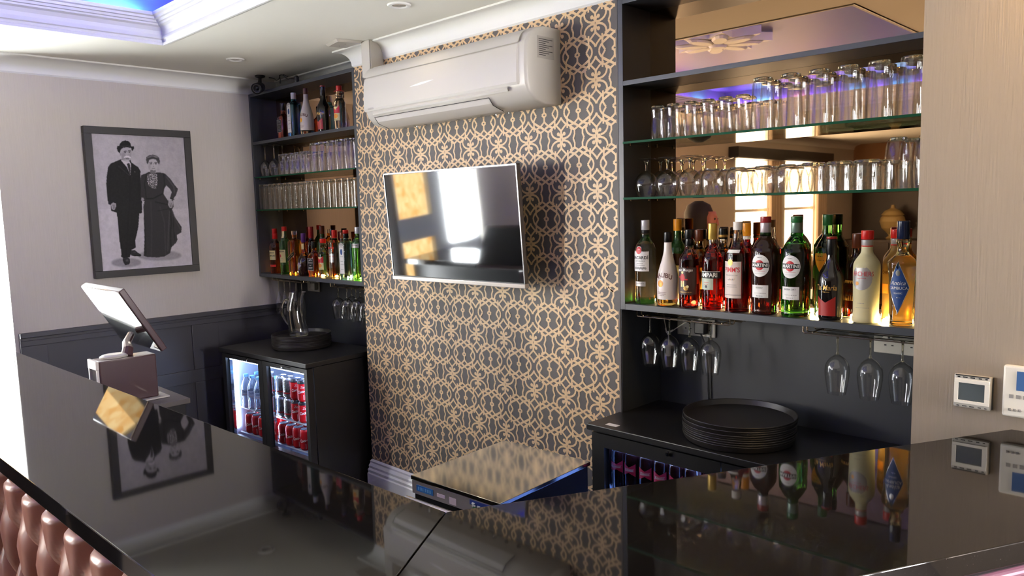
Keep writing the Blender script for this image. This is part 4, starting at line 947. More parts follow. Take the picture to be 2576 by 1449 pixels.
# 2 coconut rum, white
def lmal(m, rf):
    letters('MALIBU', 0.0235, 0.002, 0.115, rf, E2_, 0, m, bold=.02, arch=7.0, sx=0.95)
    patch('disc', -0.006, 0.084, 0.026, 0.026, rf, E_, 1, m); patch('disc', -0.004, 0.080, 0.012, 0.016, rf, E2_, 2, m)
    for a in (-0.9, -0.4, 0.2, 0.8):
        letters('I', 0.013, -0.010 + 0.008 * math.sin(a), 0.098 + .006 * math.cos(a), rf, E2_, 0, m, rot=-a)
    scatter(m, rf, -.02, .018, .052, 9, .003, 0); scatter(m, rf, -.018, .016, .046, 9, .003, 0, seed=4); scatter(m, rf, -.010, .008, .040, 9, .0025, 0, seed=6)
MALP = [(0, .034), (.004, .0385), (.025, .040), (.06, .0405), (.10, .0395), (.135, .033), (.165, .024), (.19, .0175), (.21, .0145), (.235, .0135)]
bottle('white coconut rum bottle with brown lettering and orange sun on the right bottom shelf', -1.555, YF, ZB, MALP, [GL_BASE, MALW], mf=lambda z: 0 if z < .030 else 1,
       cap=[('cap', .236, .273, .0148, BCAP)], lab=[('print', lmal, [mat('brown_ink', srgb(92, 40, 30), .5), OCAP, mat('sun_yellow', srgb(246, 190, 40), .4)])], az=-.05, group=GR)
# 3 back: whiskey with orange cap
def l3(m, rf): patch('rect', 0, .11, .07, .07, rf, E_, 0, m)
bottle('dark green shouldered whiskey bottle with tall orange cap behind the white bottle', -1.566, YB, ZB, [(0, .034), (.004, .037), (.19, .037), (.215, .032), (.235, .018), (.25, .0145), (.28, .014)], [GL_GOLD, GL_DGREEN], mf=lambda z: 0 if z < .19 else 1,
       cap=[('cap', .275, .319, .0155, OCAP)], lab=[('label', l3, [CREAM])], az=.3, group=GR)
# 4 spiced rum
def l4(m, rf):
    patch('rect', 0.0, 0.098, 0.094, 0.098, rf, E_, 0, m); letters('Captain Morgan', 0.0145, -0.006, 0.138, rf, E2_, 1, m, bold=.01, sx=.8)
    patch('drop', -.008, .108, .022, .040, rf, E2_, 2, m); patch('disc', -.008, .129, .010, .010, rf, E2_, 4, m); patch('rect', -.018, .112, .016, .005, rf, E2_, 2, m); patch('rect', .004, .104, .018, .005, rf, E2_, 2, m)
    patch('rect', -.012, .088, .006, .022, rf, E2_, 4, m); patch('rect', -.003, .088, .006, .022, rf, E2_, 4, m); patch('disc', .006, .072, .018, .016, rf, E2_, 3, m); patch('disc', .012, .078, .01, .01, rf, E2_, 4, m); scatter(m, rf, -.02, .03, .058, 9, .004, 3)
bottle('dark red spiced rum bottle with brown captain label and black cap beside the red bitter', -1.464, YF, ZB, [(0, .034), (.004, .037), (.012, .0378), (.16, .0375), (.178, .037), (.195, .028), (.21, .018), (.225, .0145), (.245, .0135)],
       [GL_MAR, GL_CLEAR], mf=lambda z: 0 if z < .197 else 1, cap=[('neck_seal', .225, .250, .0145, BCAP), ('cap', .250, .283, .0165, BCAP)], lab=[('label', l4, [MARL, WINK, RED, GOLDI, CREAM])], az=0.05, group=GR)
bottle('amber bottle with squat brown cap behind the captain label bottle', -1.474, YB, ZB, [(0, .030), (.004, .033), (.17, .033), (.20, .025), (.215, .015), (.24, .014)], [GL_GOLD], cap=[('cap', .236, .279, .016, BRCAP)],
       lab=[('neck_label', lambda m, rf: patch('rect', 0, .10, .05, .08, rf, E_, 0, m), [ORANGE])], az=.5, group=GR)
# 6 red bitter
def l6(m, rf):
    patch('rect', 0.0, 0.124, 0.098, 0.024, rf, E2_, 0, m); patch('rect', 0.0, 0.136, 0.098, 0.002, rf, E2_ + .0002, 1, m); letters('CAMPARI', 0.021, -0.004, 0.1235, rf, E2_ + .0003, 1, m, bold=.03, sx=.95)
    patch('rect', -.008, .093, .060, .042, rf, E_, 2, m); scatter(m, rf, -.014, .004, .098, 9, .003, 3); patch('disc', -.004, .083, .010, .010, rf, E2_, 0, m); letters('BITTER', .005, -.004, .090, rf, E2_, 3, m)
bottle('bright red bitter bottle with gold cap and black and white label', -1.370, YF, ZB, [(0, .033), (.004, .0355), (.01, .036), (.17, .036), (.190, .0335), (.208, .024), (.222, .016), (.24, .0142), (.262, .0138)], [GL_RED, GL_CLEAR], mf=lambda z: 0 if z < .232 else 1,
       cap=[('cap', .248, .305, .0158, GCAP)], lab=[('label', l6, [INK, WINK, mat('pale_green_label', srgb(190, 198, 180), .5), RED])], az=-.02, group=GR)
bottle('dark liqueur bottle with black cap behind the red bitter bottle', -1.376, YB, ZB, [(0, .030), (.004, .033), (.18, .033), (.205, .024), (.225, .0145), (.25, .0135)], [GL_DAMB, GL_CLEAR], mf=lambda z: 0 if z < .2 else 1,
       cap=[('cap', .246, .285, .0155, BCAP), ('gold_band', .252, .262, .0159, GOLDI)], group=GR)
# 8 fruit cup
def l8(m, rf):
    patch('rect', -0.004, 0.112, 0.074, 0.126, rf, E_, 0, m); patch('rect', -.004, .060, .074, .0012, rf, E2_, 1, m); patch('rect', .033, .112, .0012, .126, rf, E2_, 3, m); patch('disc', -.006, .172, .020, .022, rf, E2_, 2, m)
    letters("PIMM'S", 0.024, -0.002, 0.146, rf, E2_, 3, m, bold=.01, sx=.85); letters("ENGLAND'S No.1 CUP", .0045, -.002, .128, rf, E2_, 1, m); letters('No.7', .0001, 0, .12, rf, E2_, 1, m)
    patch('rect', -.004, .113, .026, .001, rf, E2_, 1, m)
    for k, s_ in enumerate((-.010, -.004, .003, .009)): letters('I', .012, s_, .113, rf, E2_, 2 if k % 2 else 1, m, shear=.4)
    scatter(m, rf, -.02, .016, .095, 9, .003, 1); scatter(m, rf, -.02, .018, .088, 9, .003, 1, seed=7)
bottle('fruit cup bottle with big cream label, red lettering and white cap', -1.273, YF, ZB, [(0, .038), (.004, .0415), (.012, .0418), (.185, .0418), (.205, .036), (.222, .024), (.240, .0185), (.262, .0165), (.285, .0135)], [GL_MAR, GL_CLEAR], mf=lambda z: 0 if z < .232 else 1,
       cap=[('cap', .282, .310, .0160, WCAP)], lab=[('label', l8, [mat('fruit_label', srgb(222, 206, 196), .5), INK, GOLDI, RED]), ('shoulder_label', lambda m, rf: patch('rect', -.003, .207, .052, .016, rf, .0012, 0, m), [WHT])], az=.0, group=GR)
bottle('red bottle with orange cap behind the fruit cup bottle', -1.284, YB, ZB, [(0, .031), (.004, .034), (.18, .034), (.21, .025), (.23, .015), (.26, .014)], [GL_RED], cap=[('cap', .258, .303, .0155, OCAP), ('neck_band', .246, .257, .0152, WHT)], group=GR)
# vermouths
def lver(kind):
    def f(m, rf):
        patch('disc', 0, 0.165, 0.066, 0.074, rf, E_, 0, m, n_=28); patch('disc', 0, 0.165, 0.0665, 0.0745, rf, E_ - .0002, 4, m, n_=28); patch('disc', 0, 0.167, 0.031, 0.034, rf, E2_, 1, m)
        patch('rect', 0.0, 0.167, 0.060, 0.0165, rf, E2_ + .0002, 2, m); letters('MARTINI', 0.0155, 0, 0.1665, rf, E2_ + .0004, 3, m, bold=.02, sx=.93)
        scatter(m, rf, -.008, .008, .192, 9, .003, 2); scatter(m, rf, -.016, .018, .147, 9, .002, 1, seed=4); scatter(m, rf, -.018, .018, .139, 9, .002, 4, seed=8)
    return f
def lver2(kind):
    def f(m, rf): patch('rect', 0.0, 0.079, 0.060, 0.042, rf, E_, 0, m); letters(kind, 0.0075, 0.0, 0.0915, rf, E2_, 2, m); scatter(m, rf, -.018, .022, .073, 9, .004, 4, seed=2); scatter(m, rf, -.010, .012, .064, 9, .003, 2, seed=9)
    return f
VP = [(0, .040), (.004, .0445), (.012, .0455), (.018, .0450), (.055, .0458), (.205, .0455), (.225, .0415), (.245, .031), (.258, .020), (.268, .0168), (.285, .0165), (.30, .0160)]
VL = [WHT, RED, INK, WINK, GREYL]
for (xx, bm_, cm_, kind, lb) in ((-1.172, [GL_BROWN], DRCAP, 'ROSSO', 'dark vermouth bottle with round white label and dark red cap'), (-1.066, [GL_GREEN], GRCAP, 'EXTRA DRY', 'bright green vermouth bottle with round white label and green cap')):
    bottle(lb, xx, YF, ZB, VP, bm_, cap=[('neck_foil', .274, .307, .0178, mat('foil_' + kind[:3].lower(), srgb(200, 186, 190) if kind == 'ROSSO' else srgb(120, 140, 128), .3, metal=.5)), ('cap', .307, .327, .0182, cm_), ('neck_ring', .262, .274, .0185, GL_GREEN)],
           lab=[('round_label', lver(kind), VL), ('lower_label', lver2(kind), VL)], az=.02 if kind == 'ROSSO' else 0.0, group=GR)
def l13(m, rf): patch('drop', 0, .19, .052, .085, rf, E_, 0, m, n_=24); letters('Still', .0001, 0, .18, rf, E2_, 1, m); scatter(m, rf, -.01, .012, .195, 9, .004, 1); scatter(m, rf, -.01, .012, .182, 9, .004, 1, seed=4)
bottle('green bottle with teardrop amber label and green cap behind the black liqueur bottle', -0.999, YB, ZB, [(0, .034), (.004, .037), (.20, .037), (.225, .033), (.245, .023), (.258, .016), (.27, .0145), (.295, .0142)], [GL_DGREEN, GL_GREEN], mf=lambda z: 0 if z < .215 else 1,
       cap=[('cap', .294, .329, .0158, GRCAP)], lab=[('label', l13, [ORANGE, INK])], az=-.28, group=GR)
# 14 coffee liqueur
def l14(m, rf):
    letters('Tia Maria', 0.0235, -.004, .103, rf, E2_, 0, m, bold=.01, shear=.2, sx=.82); scatter(m, rf, -.014, .008, .090, 9, .0025, 0)
    n_ = 16; o_ = len(m.v)
    for i in range(n_ + 1):
        x = -0.034 + 0.062 * i / n_; top = .078 - .022 * (1 - abs(x + .003) / .034) + .0 * x
        for zz in (.014, .03, .045, top): m.v.append(wrap(x, zz, rf, E_, None))
    for i in range(n_):
        for j in range(3): p = o_ + i * 4 + j; m.f.append((p, p + 4, p + 5, p + 1)); m.m.append(1)
TIAP = [(0, .032), (.004, .0365), (.03, .0375), (.08, .0395), (.118, .0400), (.145, .0355), (.165, .025), (.182, .0175), (.20, .0148), (.225, .014)]
bottle('black coffee liqueur bottle with gold script and red arrow panel on the right', -0.950, YF - .003, ZB, TIAP, [GL_BLACK], cap=[('neck_foil', .205, .255, .0158, BCAP), ('cap', .255, .262, .0160, DRCAP)], lab=[('print', l14, [GOLDI, mat('liqueur_red', srgb(170, 40, 34), .4)])], az=.02, group=GR)
def l15(m, rf): patch('rect', 0, .080, .062, .050, rf, E_, 0, m); patch('rect', 0, .115, .062, .010, rf, E_, 0, m); letters('JACK', .012, 0, .088, rf, E2_, 1, m); scatter(m, rf, -.02, .02, .072, 9, .004, 1)
bottle('dark whisky bottle with brown cap and gold label beside the frosted bottle', -0.903, YB, ZB, [(0, .030), (.004, .034), (.15, .034), (.18, .026), (.20, .0155), (.23, .015)], [GL_DAMB, GL_BROWN], mf=lambda z: 0 if z < .12 else 1, cap=[('cap', .222, .268, .017, BRCAP)], lab=[('label', l15, [GOLDI, INK])], az=-.1, group=GR)
# 16 peach schnapps
def l16(m, rf):
    patch('disc', -.003, .139, .066, .074, rf, E_, 0, m, n_=28); letters('ARCHERS', 0.0205, .0, .151, rf, E2_, 1, m, sx=.78); scatter(m, rf, -.016, .012, .138, 9, .0025, 1); patch('disc', -.015, .122, .011, .012, rf, E2_, 2, m)
ARP = [(0, .034), (.004, .0385), (.016, .0390), (.035, .0365), (.10, .0375), (.165, .0385), (.185, .036), (.203, .025), (.215, .0175), (.235, .0162), (.25, .0160)]
ARC = lambda: [('neck_band', .237, .254, .0168, GREYL), ('red_ring', .233, .237, .0170, RCAP), ('cap', .255, .282, .0178, RCAP)]
ARL = [('label', l16, [GREYL, RED, OCAP, GREYL]), ('small_print', lambda m, rf: (scatter(m, rf, -.012, .008, .062, 9, .003, 0), scatter(m, rf, -.02, .022, .048, 9, .0022, 0, seed=8)), [GREYL])]
bottle('frosted yellow schnapps bottle with silver disc label and red cap in the front row', -0.842, YF - .005, ZB, ARP, [GL_FROST], cap=ARC(), lab=ARL, az=.0, group=GR)
bottle('amber looking frosted bottle with red cap behind the blue diamond bottle', -0.786, YB, ZB, ARP, [FROSTA], cap=ARC(), lab=[('label', lambda m, rf: (letters('ARCHERS', .014, -.01, .15, rf, E2_, 1, m, sx=.8), patch('rect', -.01, .10, .03, .03, rf, E_, 0, m)), [ORANGE, BRCAP])], az=-.4, group=GR)
# 18 sambuca
def l18(m, rf):
    patch('diamond', 0, .115, .060, .150, rf, E_, 0, m, n_=26); patch('diamond', 0, .115, .064, .158, rf, E_ - .0002, 3, m, n_=26); letters('Antica', 0.017, 0, .128, rf, E2_, 1, m, shear=.3); letters('SAMBUCA', 0.0125, 0.001, .113, rf, E2_, 1, m, sx=.9)
    letters('CLASSIC', .0065, 0, .098, rf, E2_, 1, m); patch('disc', 0, .158, .013, .018, rf, E2_, 3, m); scatter(m, rf, -.004, .006, .085, 9, .003, 3)
bottle('clear aniseed bottle with blue diamond label and navy cap nearest the beige wall', -0.742, YF, ZB, [(0, .030), (.004, .0335), (.012, .034), (.05, .033), (.14, .036), (.178, .040), (.190, .0385), (.205, .025), (.215, .0165), (.232, .0145), (.25, .0185), (.256, .016)],
       [GL_BASE, GL_STRAW], mf=lambda z: 0 if z < .045 or z > .18 else 1, cap=[('cap', .257, .310, .0175, NCAP)], lab=[('label', l18, [BLUE, WINK, INK, SILV])], az=.0, group=GR)
bottle('part hidden clear bottle at the far end behind the blue diamond bottle', -0.695, YB - .003, ZB, [(0, .030), (.004, .033), (.16, .034), (.19, .025), (.21, .014), (.235, .013)], [GL_STRAW], cap=[('cap', .225, .255, .015, SCAP)], group=GR)

# ---------------- left alcove, bottom shelf
ZL = 1.275; GL_ = 'spirit bottles on the left bottom shelf'
def lsc(m, rf):
    patch('rect', 0, .118, .060, .060, rf, E_, 0, m); letters('Southern', .013, 0, .134, rf, E2_, 1, m, bold=.02); letters('COMFORT', .0165, 0, .114, rf, E2_, 1, m, bold=.02, sx=.75)
bottle('dark brown liqueur bottle with torn edge label and red cap next to the lilac wall', -4.515, YF, ZL, [(0, .034), (.004, .0375), (.16, .038), (.185, .034), (.205, .023), (.22, .016), (.235, .0150)], [GL_DAMB], cap=[('neck_foil', .222, .258, .0175, RCAP), ('cap', .258, .288, .0160, RCAP)], lab=[('label', lsc, [CREAM, INK, RCAP]), ('red_band', lambda m, rf: patch('rect', 0, .050, .060, .014, rf, E_, 0, m), [RCAP])], az=.22, group=GL_)
def ljam(m, rf):
    patch('rect', 0, .115, .066, .080, rf, E_, 0, m); letters('JAMESON', .0145, 0, .145, rf, E2_, 1, m, bold=.02, sx=.85); patch('disc', -.003, .117, .012, .020, rf, E2_, 2, m); letters('Irish Whiskey', .0065, 0, .098, rf, E2_, 1, m); scatter(m, rf, -.014, .014, .085, 9, .003, 1)
bottle('green whiskey bottle with cream label and red cap, second from the lilac wall', -4.390, YF, ZL, [(0, .032), (.004, .0345), (.19, .035), (.21, .030), (.23, .018), (.245, .0145), (.28, .0135)], [GL_DGREEN, GL_GREEN], mf=lambda z: 1 if z < .06 else 0,
       cap=[('cap', .272, .301, .0155, RCAP)], lab=[('label', ljam, [CREAM, INK, RED]), ('neck_label', lambda m, rf: patch('rect', 0, .252, .026, .045, rf, .0012, 0, m), [CREAM])], az=.12, group=GL_)
SQ = (5.0, 1.0, 0.022)
def ljw(m, rf):
    n_ = 1
    for d, c_, e_ in ((0.030, 0, E_), (0.026, 1, E2_)):
        o_ = len(m.v); h = d / 2
        for x, zz in ((-.033, .095 - h), (.033, .140 - h), (.033, .140 + h), (-.033, .095 + h)): m.v.append((x, -(.0352 + e_), zz))
        m.f.append((o_, o_ + 1, o_ + 2, o_ + 3)); m.m.append(c_)
    letters('BLACK LABEL', .008, 0, .1175, rf, E2_ + .0003, 0, m, flat=.0352, rot=.6)
bottle('square amber whisky bottle with slanted black label on the left bottom shelf', -4.268, YF, ZL, [(0, .032), (.004, .0345), (.19, .035), (.21, .031), (.222, .020), (.23, .0145), (.25, .0140)], [GL_AMBER], sq=SQ, seg=40, cap=[('cap', .250, .274, .0165, GL_CLEAR)], lab=[('label', ljw, [GOLDI, BCAP])], az=.16, group=GL_)
def lcou(m, rf): patch('diamond', -.002, .065, .040, .058, rf, E_, 0, m); patch('diamond', -.002, .065, .028, .042, rf, E2_, 1, m); letters('COURVOISIER', .005, 0, .065, rf, E2_ + .0002, 1, m)
bottle('squat cognac bottle with tall purple neck on the left bottom shelf', -4.150, YF - .006, ZL, [(0, .030), (.004, .036), (.03, .042), (.075, .043), (.11, .036), (.135, .020), (.155, .0135), (.20, .0130), (.215, .013)], [GL_BROWN, GL_AMBER], mf=lambda z: 1 if z > .11 else 0,
       cap=[('cap', .205, .260, .0150, PURP)], lab=[('label', lcou, [mat('purple_label', srgb(120, 80, 160), .4), GREYL]), ('neck_label', lambda m, rf: patch('rect', 0, .18, .026, .035, rf, .0012, 0, m), [CREAM])], az=.1, group=GL_)
bottle('dark bottle with red waxed neck behind the purple necked one', -4.213, YB, ZL, [(0, .030), (.004, .033), (.18, .033), (.205, .022), (.22, .015), (.25, .0145)], [GL_DAMB], cap=[('wax_neck', .226, .298, .0165, DRCAP)], group=GL_)
bottle('tall bottle with reddish brown cap at the back of the left bottom shelf', -4.085, YB, ZL, [(0, .028), (.004, .031), (.18, .031), (.21, .021), (.23, .0145), (.26, .014)], [GL_DGREEN], cap=[('cap', .254, .303, .0155, BRCAP)], group=GL_)
def ljd(fl):
    def f(m, rf):
        patch('rect', 0, .075, .046, .072, rf, E_, 0, m, flat=fl); patch('rect', 0, .075, .049, .075, rf, E_ - .0002, 1, m, flat=fl)
        letters('JACK', .012, 0, .1, rf, E2_, 1, m, flat=fl, arch=6); letters("DANIEL'S", .009, 0, .084, rf, E2_, 1, m, flat=fl); letters('No.7', .008, 0, .069, rf, E2_, 1, m, flat=fl); scatter(m, rf, -.016, .016, .057, 9, .004, 1, flat=fl); scatter(m, rf, -.016, .016, .048, 9, .003, 1, flat=fl, seed=5)
    return f
JDP = [(0, .028), (.004, .0315), (.11, .032), (.13, .029), (.145, .019), (.158, .0145), (.175, .0140)]
bottle('small square whiskey bottle with black and white label on the left bottom shelf', -4.045, YF, ZL, JDP, [GL_AMBER], sq=(4.5, 1.0, .02), seg=40, cap=[('cap', .172, .213, .0155, BCAP)], lab=[('label', ljd(.0322), [BCAP, WHT])], az=.18, group=GL_)
def lteq(m, rf):
    patch('rect', 0, .085, .052, .075, rf, E_, 0, m); patch('arrow', 0, .108, .052, .040, rf, E2_, 1, m); patch('disc', 0, .072, .03, .026, rf, E2_, 2, m); letters('Sierra', .012, 0, .128, rf, E2_, 3, m, bold=.02); letters('TEQUILA', .007, 0, .055, rf, E2_, 3, m)
bottle('clear tequila bottle with red and yellow label and red cap on the left bottom shelf', -3.940, YF, ZL, [(0, .028), (.004, .031), (.135, .0315), (.155, .026), (.168, .019), (.18, .0175), (.188, .022), (.196, .0175), (.205, .0165)], [GL_CLEAR, GL_BASE], mf=lambda z: 0 if .03 < z < .14 else 1,
       cap=[('cap', .204, .229, .0185, RCAP)], lab=[('label', lteq, [CREAM, RED, ORANGE, INK])], az=.12, group=GL_)
bottle('clear shouldered bottle with black cap at the back of the left bottom shelf', -3.965, YB, ZL, [(0, .030), (.004, .033), (.19, .033), (.21, .024), (.228, .015), (.25, .014)], [GL_DAMB, GL_CLEAR], mf=lambda z: 0 if z < .18 else 1, cap=[('cap', .244, .284, .0165, BCAP)], group=GL_)
def lsm(m, rf): letters('SMIRNOFF', .014, 0, .178, rf, E2_, 0, m, bold=.01, sx=.8); patch('rect', 0, .12, .045, .05, rf, E_, 1, m); scatter(m, rf, -.018, .018, .13, 9, .005, 0); scatter(m, rf, -.018, .018, .115, 9, .004, 0, seed=4)
bottle('clear vodka bottle with red neck beside the pale blue gin on the left shelf', -3.812, YF, ZL, [(0, .033), (.004, .0365), (.19, .037), (.21, .031), (.225, .020), (.235, .0150), (.26, .0145)], [GL_GOLD, GL_CLEAR], mf=lambda z: 0 if z < .035 or z > .19 else 1,  # gold base and shoulder put golden reflections into the clear glass
       cap=[('cap', .236, .281, .0160, RCAP)], lab=[('label', lsm, [RED, SILV])], az=.15, group=GL_)
bottle('dark bottle with brown cap between the vodka and the pale blue gin', -3.862, YB, ZL, [(0, .028), (.004, .031), (.16, .031), (.19, .020), (.21, .014), (.24, .0135)], [GL_BROWN], cap=[('cap', .228, .265, .0155, BRCAP)], group=GL_)
def lbom(fl, h0=.115):
    def f(m, rf):
        patch('rect', 0, h0, .042, .165, rf, E_, 0, m, flat=fl); patch('disc', 0, h0 + .08, .042, .03, rf, E_, 0, m, flat=fl); patch('rect', 0, h0, .037, .158, rf, E_ + .0002, 1, m, flat=fl); patch('disc', 0, h0 + .043, .020, .034, rf, E2_, 2, m, flat=fl)
        letters('BOMBAY', .0075, 0, h0 + .072, rf, E2_, 3, m, flat=fl, arch=8); letters('SAPPHIRE', .006, 0, h0 + .016, rf, E2_, 3, m, flat=fl); scatter(m, rf, -.010, .012, h0 - .01, 9, .004, 3, flat=fl); scatter(m, rf, -.010, .012, h0 - .03, 9, .004, 3, flat=fl, seed=5); scatter(m, rf, -.010, .012, h0 - .055, 9, .003, 3, flat=fl, seed=6)
    return f
BOM = [(0, .033), (.004, .0355), (.19, .0365), (.208, .031), (.22, .020), (.23, .0150), (.245, .0145)]
BL_ = [GREYL, WHT, BLUE, INK]
bottle('pale blue square gin bottle with tall white label and red and black cap', -3.694, YF, ZL, BOM, [GL_BLUE], sq=(4.5, 1.0, .022), seg=40, cap=[('neck_foil', .236, .262, .0165, BCAP), ('cap', .262, .282, .0170, RCAP)], lab=[('label', lbom(.0367), BL_)], az=.10, group=GL_)
def ltan(m, rf): patch('rect', 0, .198, .066, .028, rf, E_, 0, m); letters('TANQUERAY', .011, 0, .198, rf, E2_, 1, m, bold=.01, sx=.85); patch('disc', -.004, .06, .016, .018, rf, E_, 0, m)
bottle('vivid green gin bottle with silver cap next to the patterned chimney breast', -3.566, YF - .003, ZL, [(0, .034), (.004, .037), (.17, .037), (.20, .0375), (.222, .033), (.24, .022), (.25, .0160), (.262, .0155)], [GL_GREEN], cap=[('cap', .262, .298, .0185, SCAP)], lab=[('label', ltan, [GREYL, INK])], az=.12, group=GL_)

# ---------------- left alcove, top shelf
ZT = 2.118; GT = 'bottles on the left top shelf'
bottle('small square whiskey bottle standing leftmost on the left top shelf', -4.318, YF, ZT, JDP, [GL_DAMB], sq=(4.5, 1.0, .02), seg=40, cap=[('cap', .172, .213, .0155, BCAP)], lab=[('label', ljd(.0322), [BCAP, GREYL])], az=.05, group=GT)
bottle('deep blue square gin bottle with tall white label on the left top shelf', -4.186, YF, ZT, [(a * .93, b_) for a, b_ in BOM], [GL_DBLUE], sq=(4.5, 1.0, .022), seg=40, cap=[('cap', .224, .262, .0155, SCAP)], lab=[('label', lbom(.0367, .105), BL_)], az=.02, group=GT)
bottle('white coconut rum bottle with dark cap on the left top shelf', -4.045, YF, ZT, MALP, [GL_CLEAR, MALW], mf=lambda z: 0 if z < .030 else 1, cap=[('cap', .236, .270, .0148, BRCAP)], lab=[('print', lmal, [MATS['brown_ink'], OCAP, MATS['sun_yellow']])], az=.12, group=GT)
bottle('black coffee liqueur bottle on the left top shelf', -3.858, YF, ZT, TIAP, [GL_BLACK], cap=[('neck_foil', .205, .255, .0158, BCAP), ('cap', .255, .262, .0160, DRCAP)], lab=[('print', l14, [GOLDI, MATS['liqueur_red']])], az=.08, group=GT)
bottle('silver tequila bottle wearing a red sombrero cap on the left top shelf', -3.690, YF, ZT, [(0, .028), (.004, .0325), (.13, .033), (.155, .028), (.168, .020), (.18, .0175), (.19, .023), (.198, .0175), (.208, .0165)], [GL_CLEAR],
       cap=[('hat_brim', .2085, .212, .030, RCAP), ('hat_crown', .212, .240, .016, RCAP)], lab=[('label', lteq, [CREAM, RED, ORANGE, INK])], az=.14, group=GT)
bottle('dark bottle half hidden behind the chimney edge on the left top shelf', -3.535, YF + .02, ZT, [(0, .030), (.004, .034), (.10, .035), (.13, .026), (.15, .015), (.17, .014)], [GL_BLACK], cap=[('cap', .168, .195, .0155, BCAP)], group=GT)

# ---------------- fairy lights along both bottom shelves
LED = emis('warm_fairy_bulb', (1.0, 0.72, 0.30, 1), 230)
M_wire = mat('clear_wire', srgb(150, 140, 110), 0.3)
def fairy(label, pts, r_=0.0055):
    t = thing('string_lights', label, 'fairy lights', pts[0])
    path = []
    for a, b_ in zip(pts[:-1], pts[1:]):
        for k in range(6):
            s_ = k / 6; path.append((a[0] + (b_[0] - a[0]) * s_, a[1] + (b_[1] - a[1]) * s_ + .004 * math.sin(s_ * 9), a[2] - .004 + .003 * math.sin(s_ * PI)))
    path.append(pts[-1]); obj('wire', MB().tube(path, 0.0011, 6), M_wire, t, world=True)
    for p in pts: obj('bulb', MB().lathe([(0.0008, r_ * 1.4), (r_ * .7, r_), (r_, 0), (r_ * .7, -r_), (0.0008, -r_ * 1.2)], 10, c=p), LED, t, world=True)
zf = ZB + 0.0085
fairy('warm fairy lights lying between the bottles on the right bottom shelf', [(-1.605, 2.44, zf), (-1.512, 2.47, zf), (-1.418, 2.435, zf), (-1.322, 2.432, zf), (-1.228, 2.455, zf), (-1.113, 2.45, zf), (-1.050, 2.50, zf), (-1.003, 2.43, zf), (-0.896, 2.435, zf),
      (-0.840, 2.50, zf), (-0.792, 2.435, zf), (-0.7865, 2.395, zf), (-0.735, 2.46, zf), (-0.697, 2.43, zf)])
zf = ZL + 0.0085
fairy('warm fairy lights lying between the bottles on the left bottom shelf', [(-4.330, 2.445, zf), (-4.262, 2.462, zf), (-4.15, 2.47, zf), (-3.99, 2.44, zf), (-3.885, 2.45, zf), (-3.815, 2.46, zf), (-3.752, 2.44, zf), (-3.70, 2.47, zf), (-3.630, 2.44, zf), (-3.60, 2.47, zf)])
# ================================================================ round trays
def tray_stack(cx, cy_, z0, n_, r_, where):
    m_ = MB(); pf = [(r_ * .90, 0), (r_ * .955, .002), (r_ * .985, .012), (r_, .022), (r_ - .001, .0235), (r_ - .004, .0225), (r_ - .008, .012), (r_ * .94, .0045), (r_ * .3, .0035)]
    m_.lathe(pf, 72, 0, cap0=True, cap1=True)
    mt_ = mat('dark_tray', srgb(34, 30, 28), 0.42)
    t0 = None
    for k in range(n_):
        pos = (cx + random.uniform(-.0025, .0025), cy_ + random.uniform(-.0025, .0025), z0 + .0005 + k * .0072)
        lab = ('topmost' if k == n_ - 1 else 'bottom' if k == 0 else ORD[k + 1] + ' from the bottom') + ' black round tray of the stack ' + where
        if t0 is None: t0 = obj('round_tray', m_, mt_, sharp=45); t0.location = pos; tag(t0, lab, 'tray', 'round trays stacked ' + where)
        else: copy_tree(t0, loc=pos, label=lab)
    return z0 + .0005 + (n_ - 1) * .0072
tray_stack(-1.235, 2.350, 0.8505, 10, 0.190, 'on the right fridge top')
zt_ = tray_stack(-3.955, 2.24, 0.8805, 9, 0.170, 'on the left fridge top')

# ================================================================ glass jug
zj = zt_ + .0042
t = thing('glass_jug', 'curved clear glass water jug standing on the left stack of trays', 'jug', (-3.975, 2.235, zj), math.radians(28))
def jring(z, rx, ry, ox): return [(ox + rx * math.cos(a * 2 * PI / 32), ry * math.sin(a * 2 * PI / 32), z) for a in range(32)]
J = [(0, .050, .050, 0), (.004, .056, .056, 0), (.02, .058, .057, 0), (.05, .055, .055, -.004), (.09, .052, .052, -.012), (.13, .050, .050, -.016), (.17, .047, .047, -.016), (.205, .043, .043, -.010), (.235, .042, .040, -.002), (.258, .050, .039, .006)]
m_ = MB(); m_.sweep([jring(*j) for j in J] + [jring(z, rx - .003, ry - .003, ox) for z, rx, ry, ox in reversed(J[1:])]); 
obj('jug_body', m_, M_jug, t, sharp=60)
obj('thick_base', MB().loft([(0.0005, .048, .048, 2), (.004, .0535, .0535, 2), (.010, .0545, .0545, 2)], 32), M_base, t)
obj('pour_lip', MB().sweep([[(0.05 + d, y, .258 + h) for y, h, d in ((-.018, -.01, -.006), (-.010, -.001, .006), (0, .002, .014), (.010, -.001, .006), (.018, -.01, -.006))], [(0.047 + d * .6, y, .240 + h) for y, h, d in ((-.018, 0, -.006), (-.010, .004, 0), (0, .006, .003), (.010, .004, 0), (.018, 0, -.006))]], closed=False), M_glass, t)
hp = [(-.058, 0, .215), (-.085, 0, .208), (-.106, 0, .175), (-.108, 0, .135), (-.092, 0, .095), (-.070, 0, .068), (-.060, 0, .064)]
hq = smooth_prof([(a, c) for a, b_, c in hp], 4)
obj('handle', MB().tube([(a, 0, c) for a, c in hq], 0.0062, 12), M_base, t)

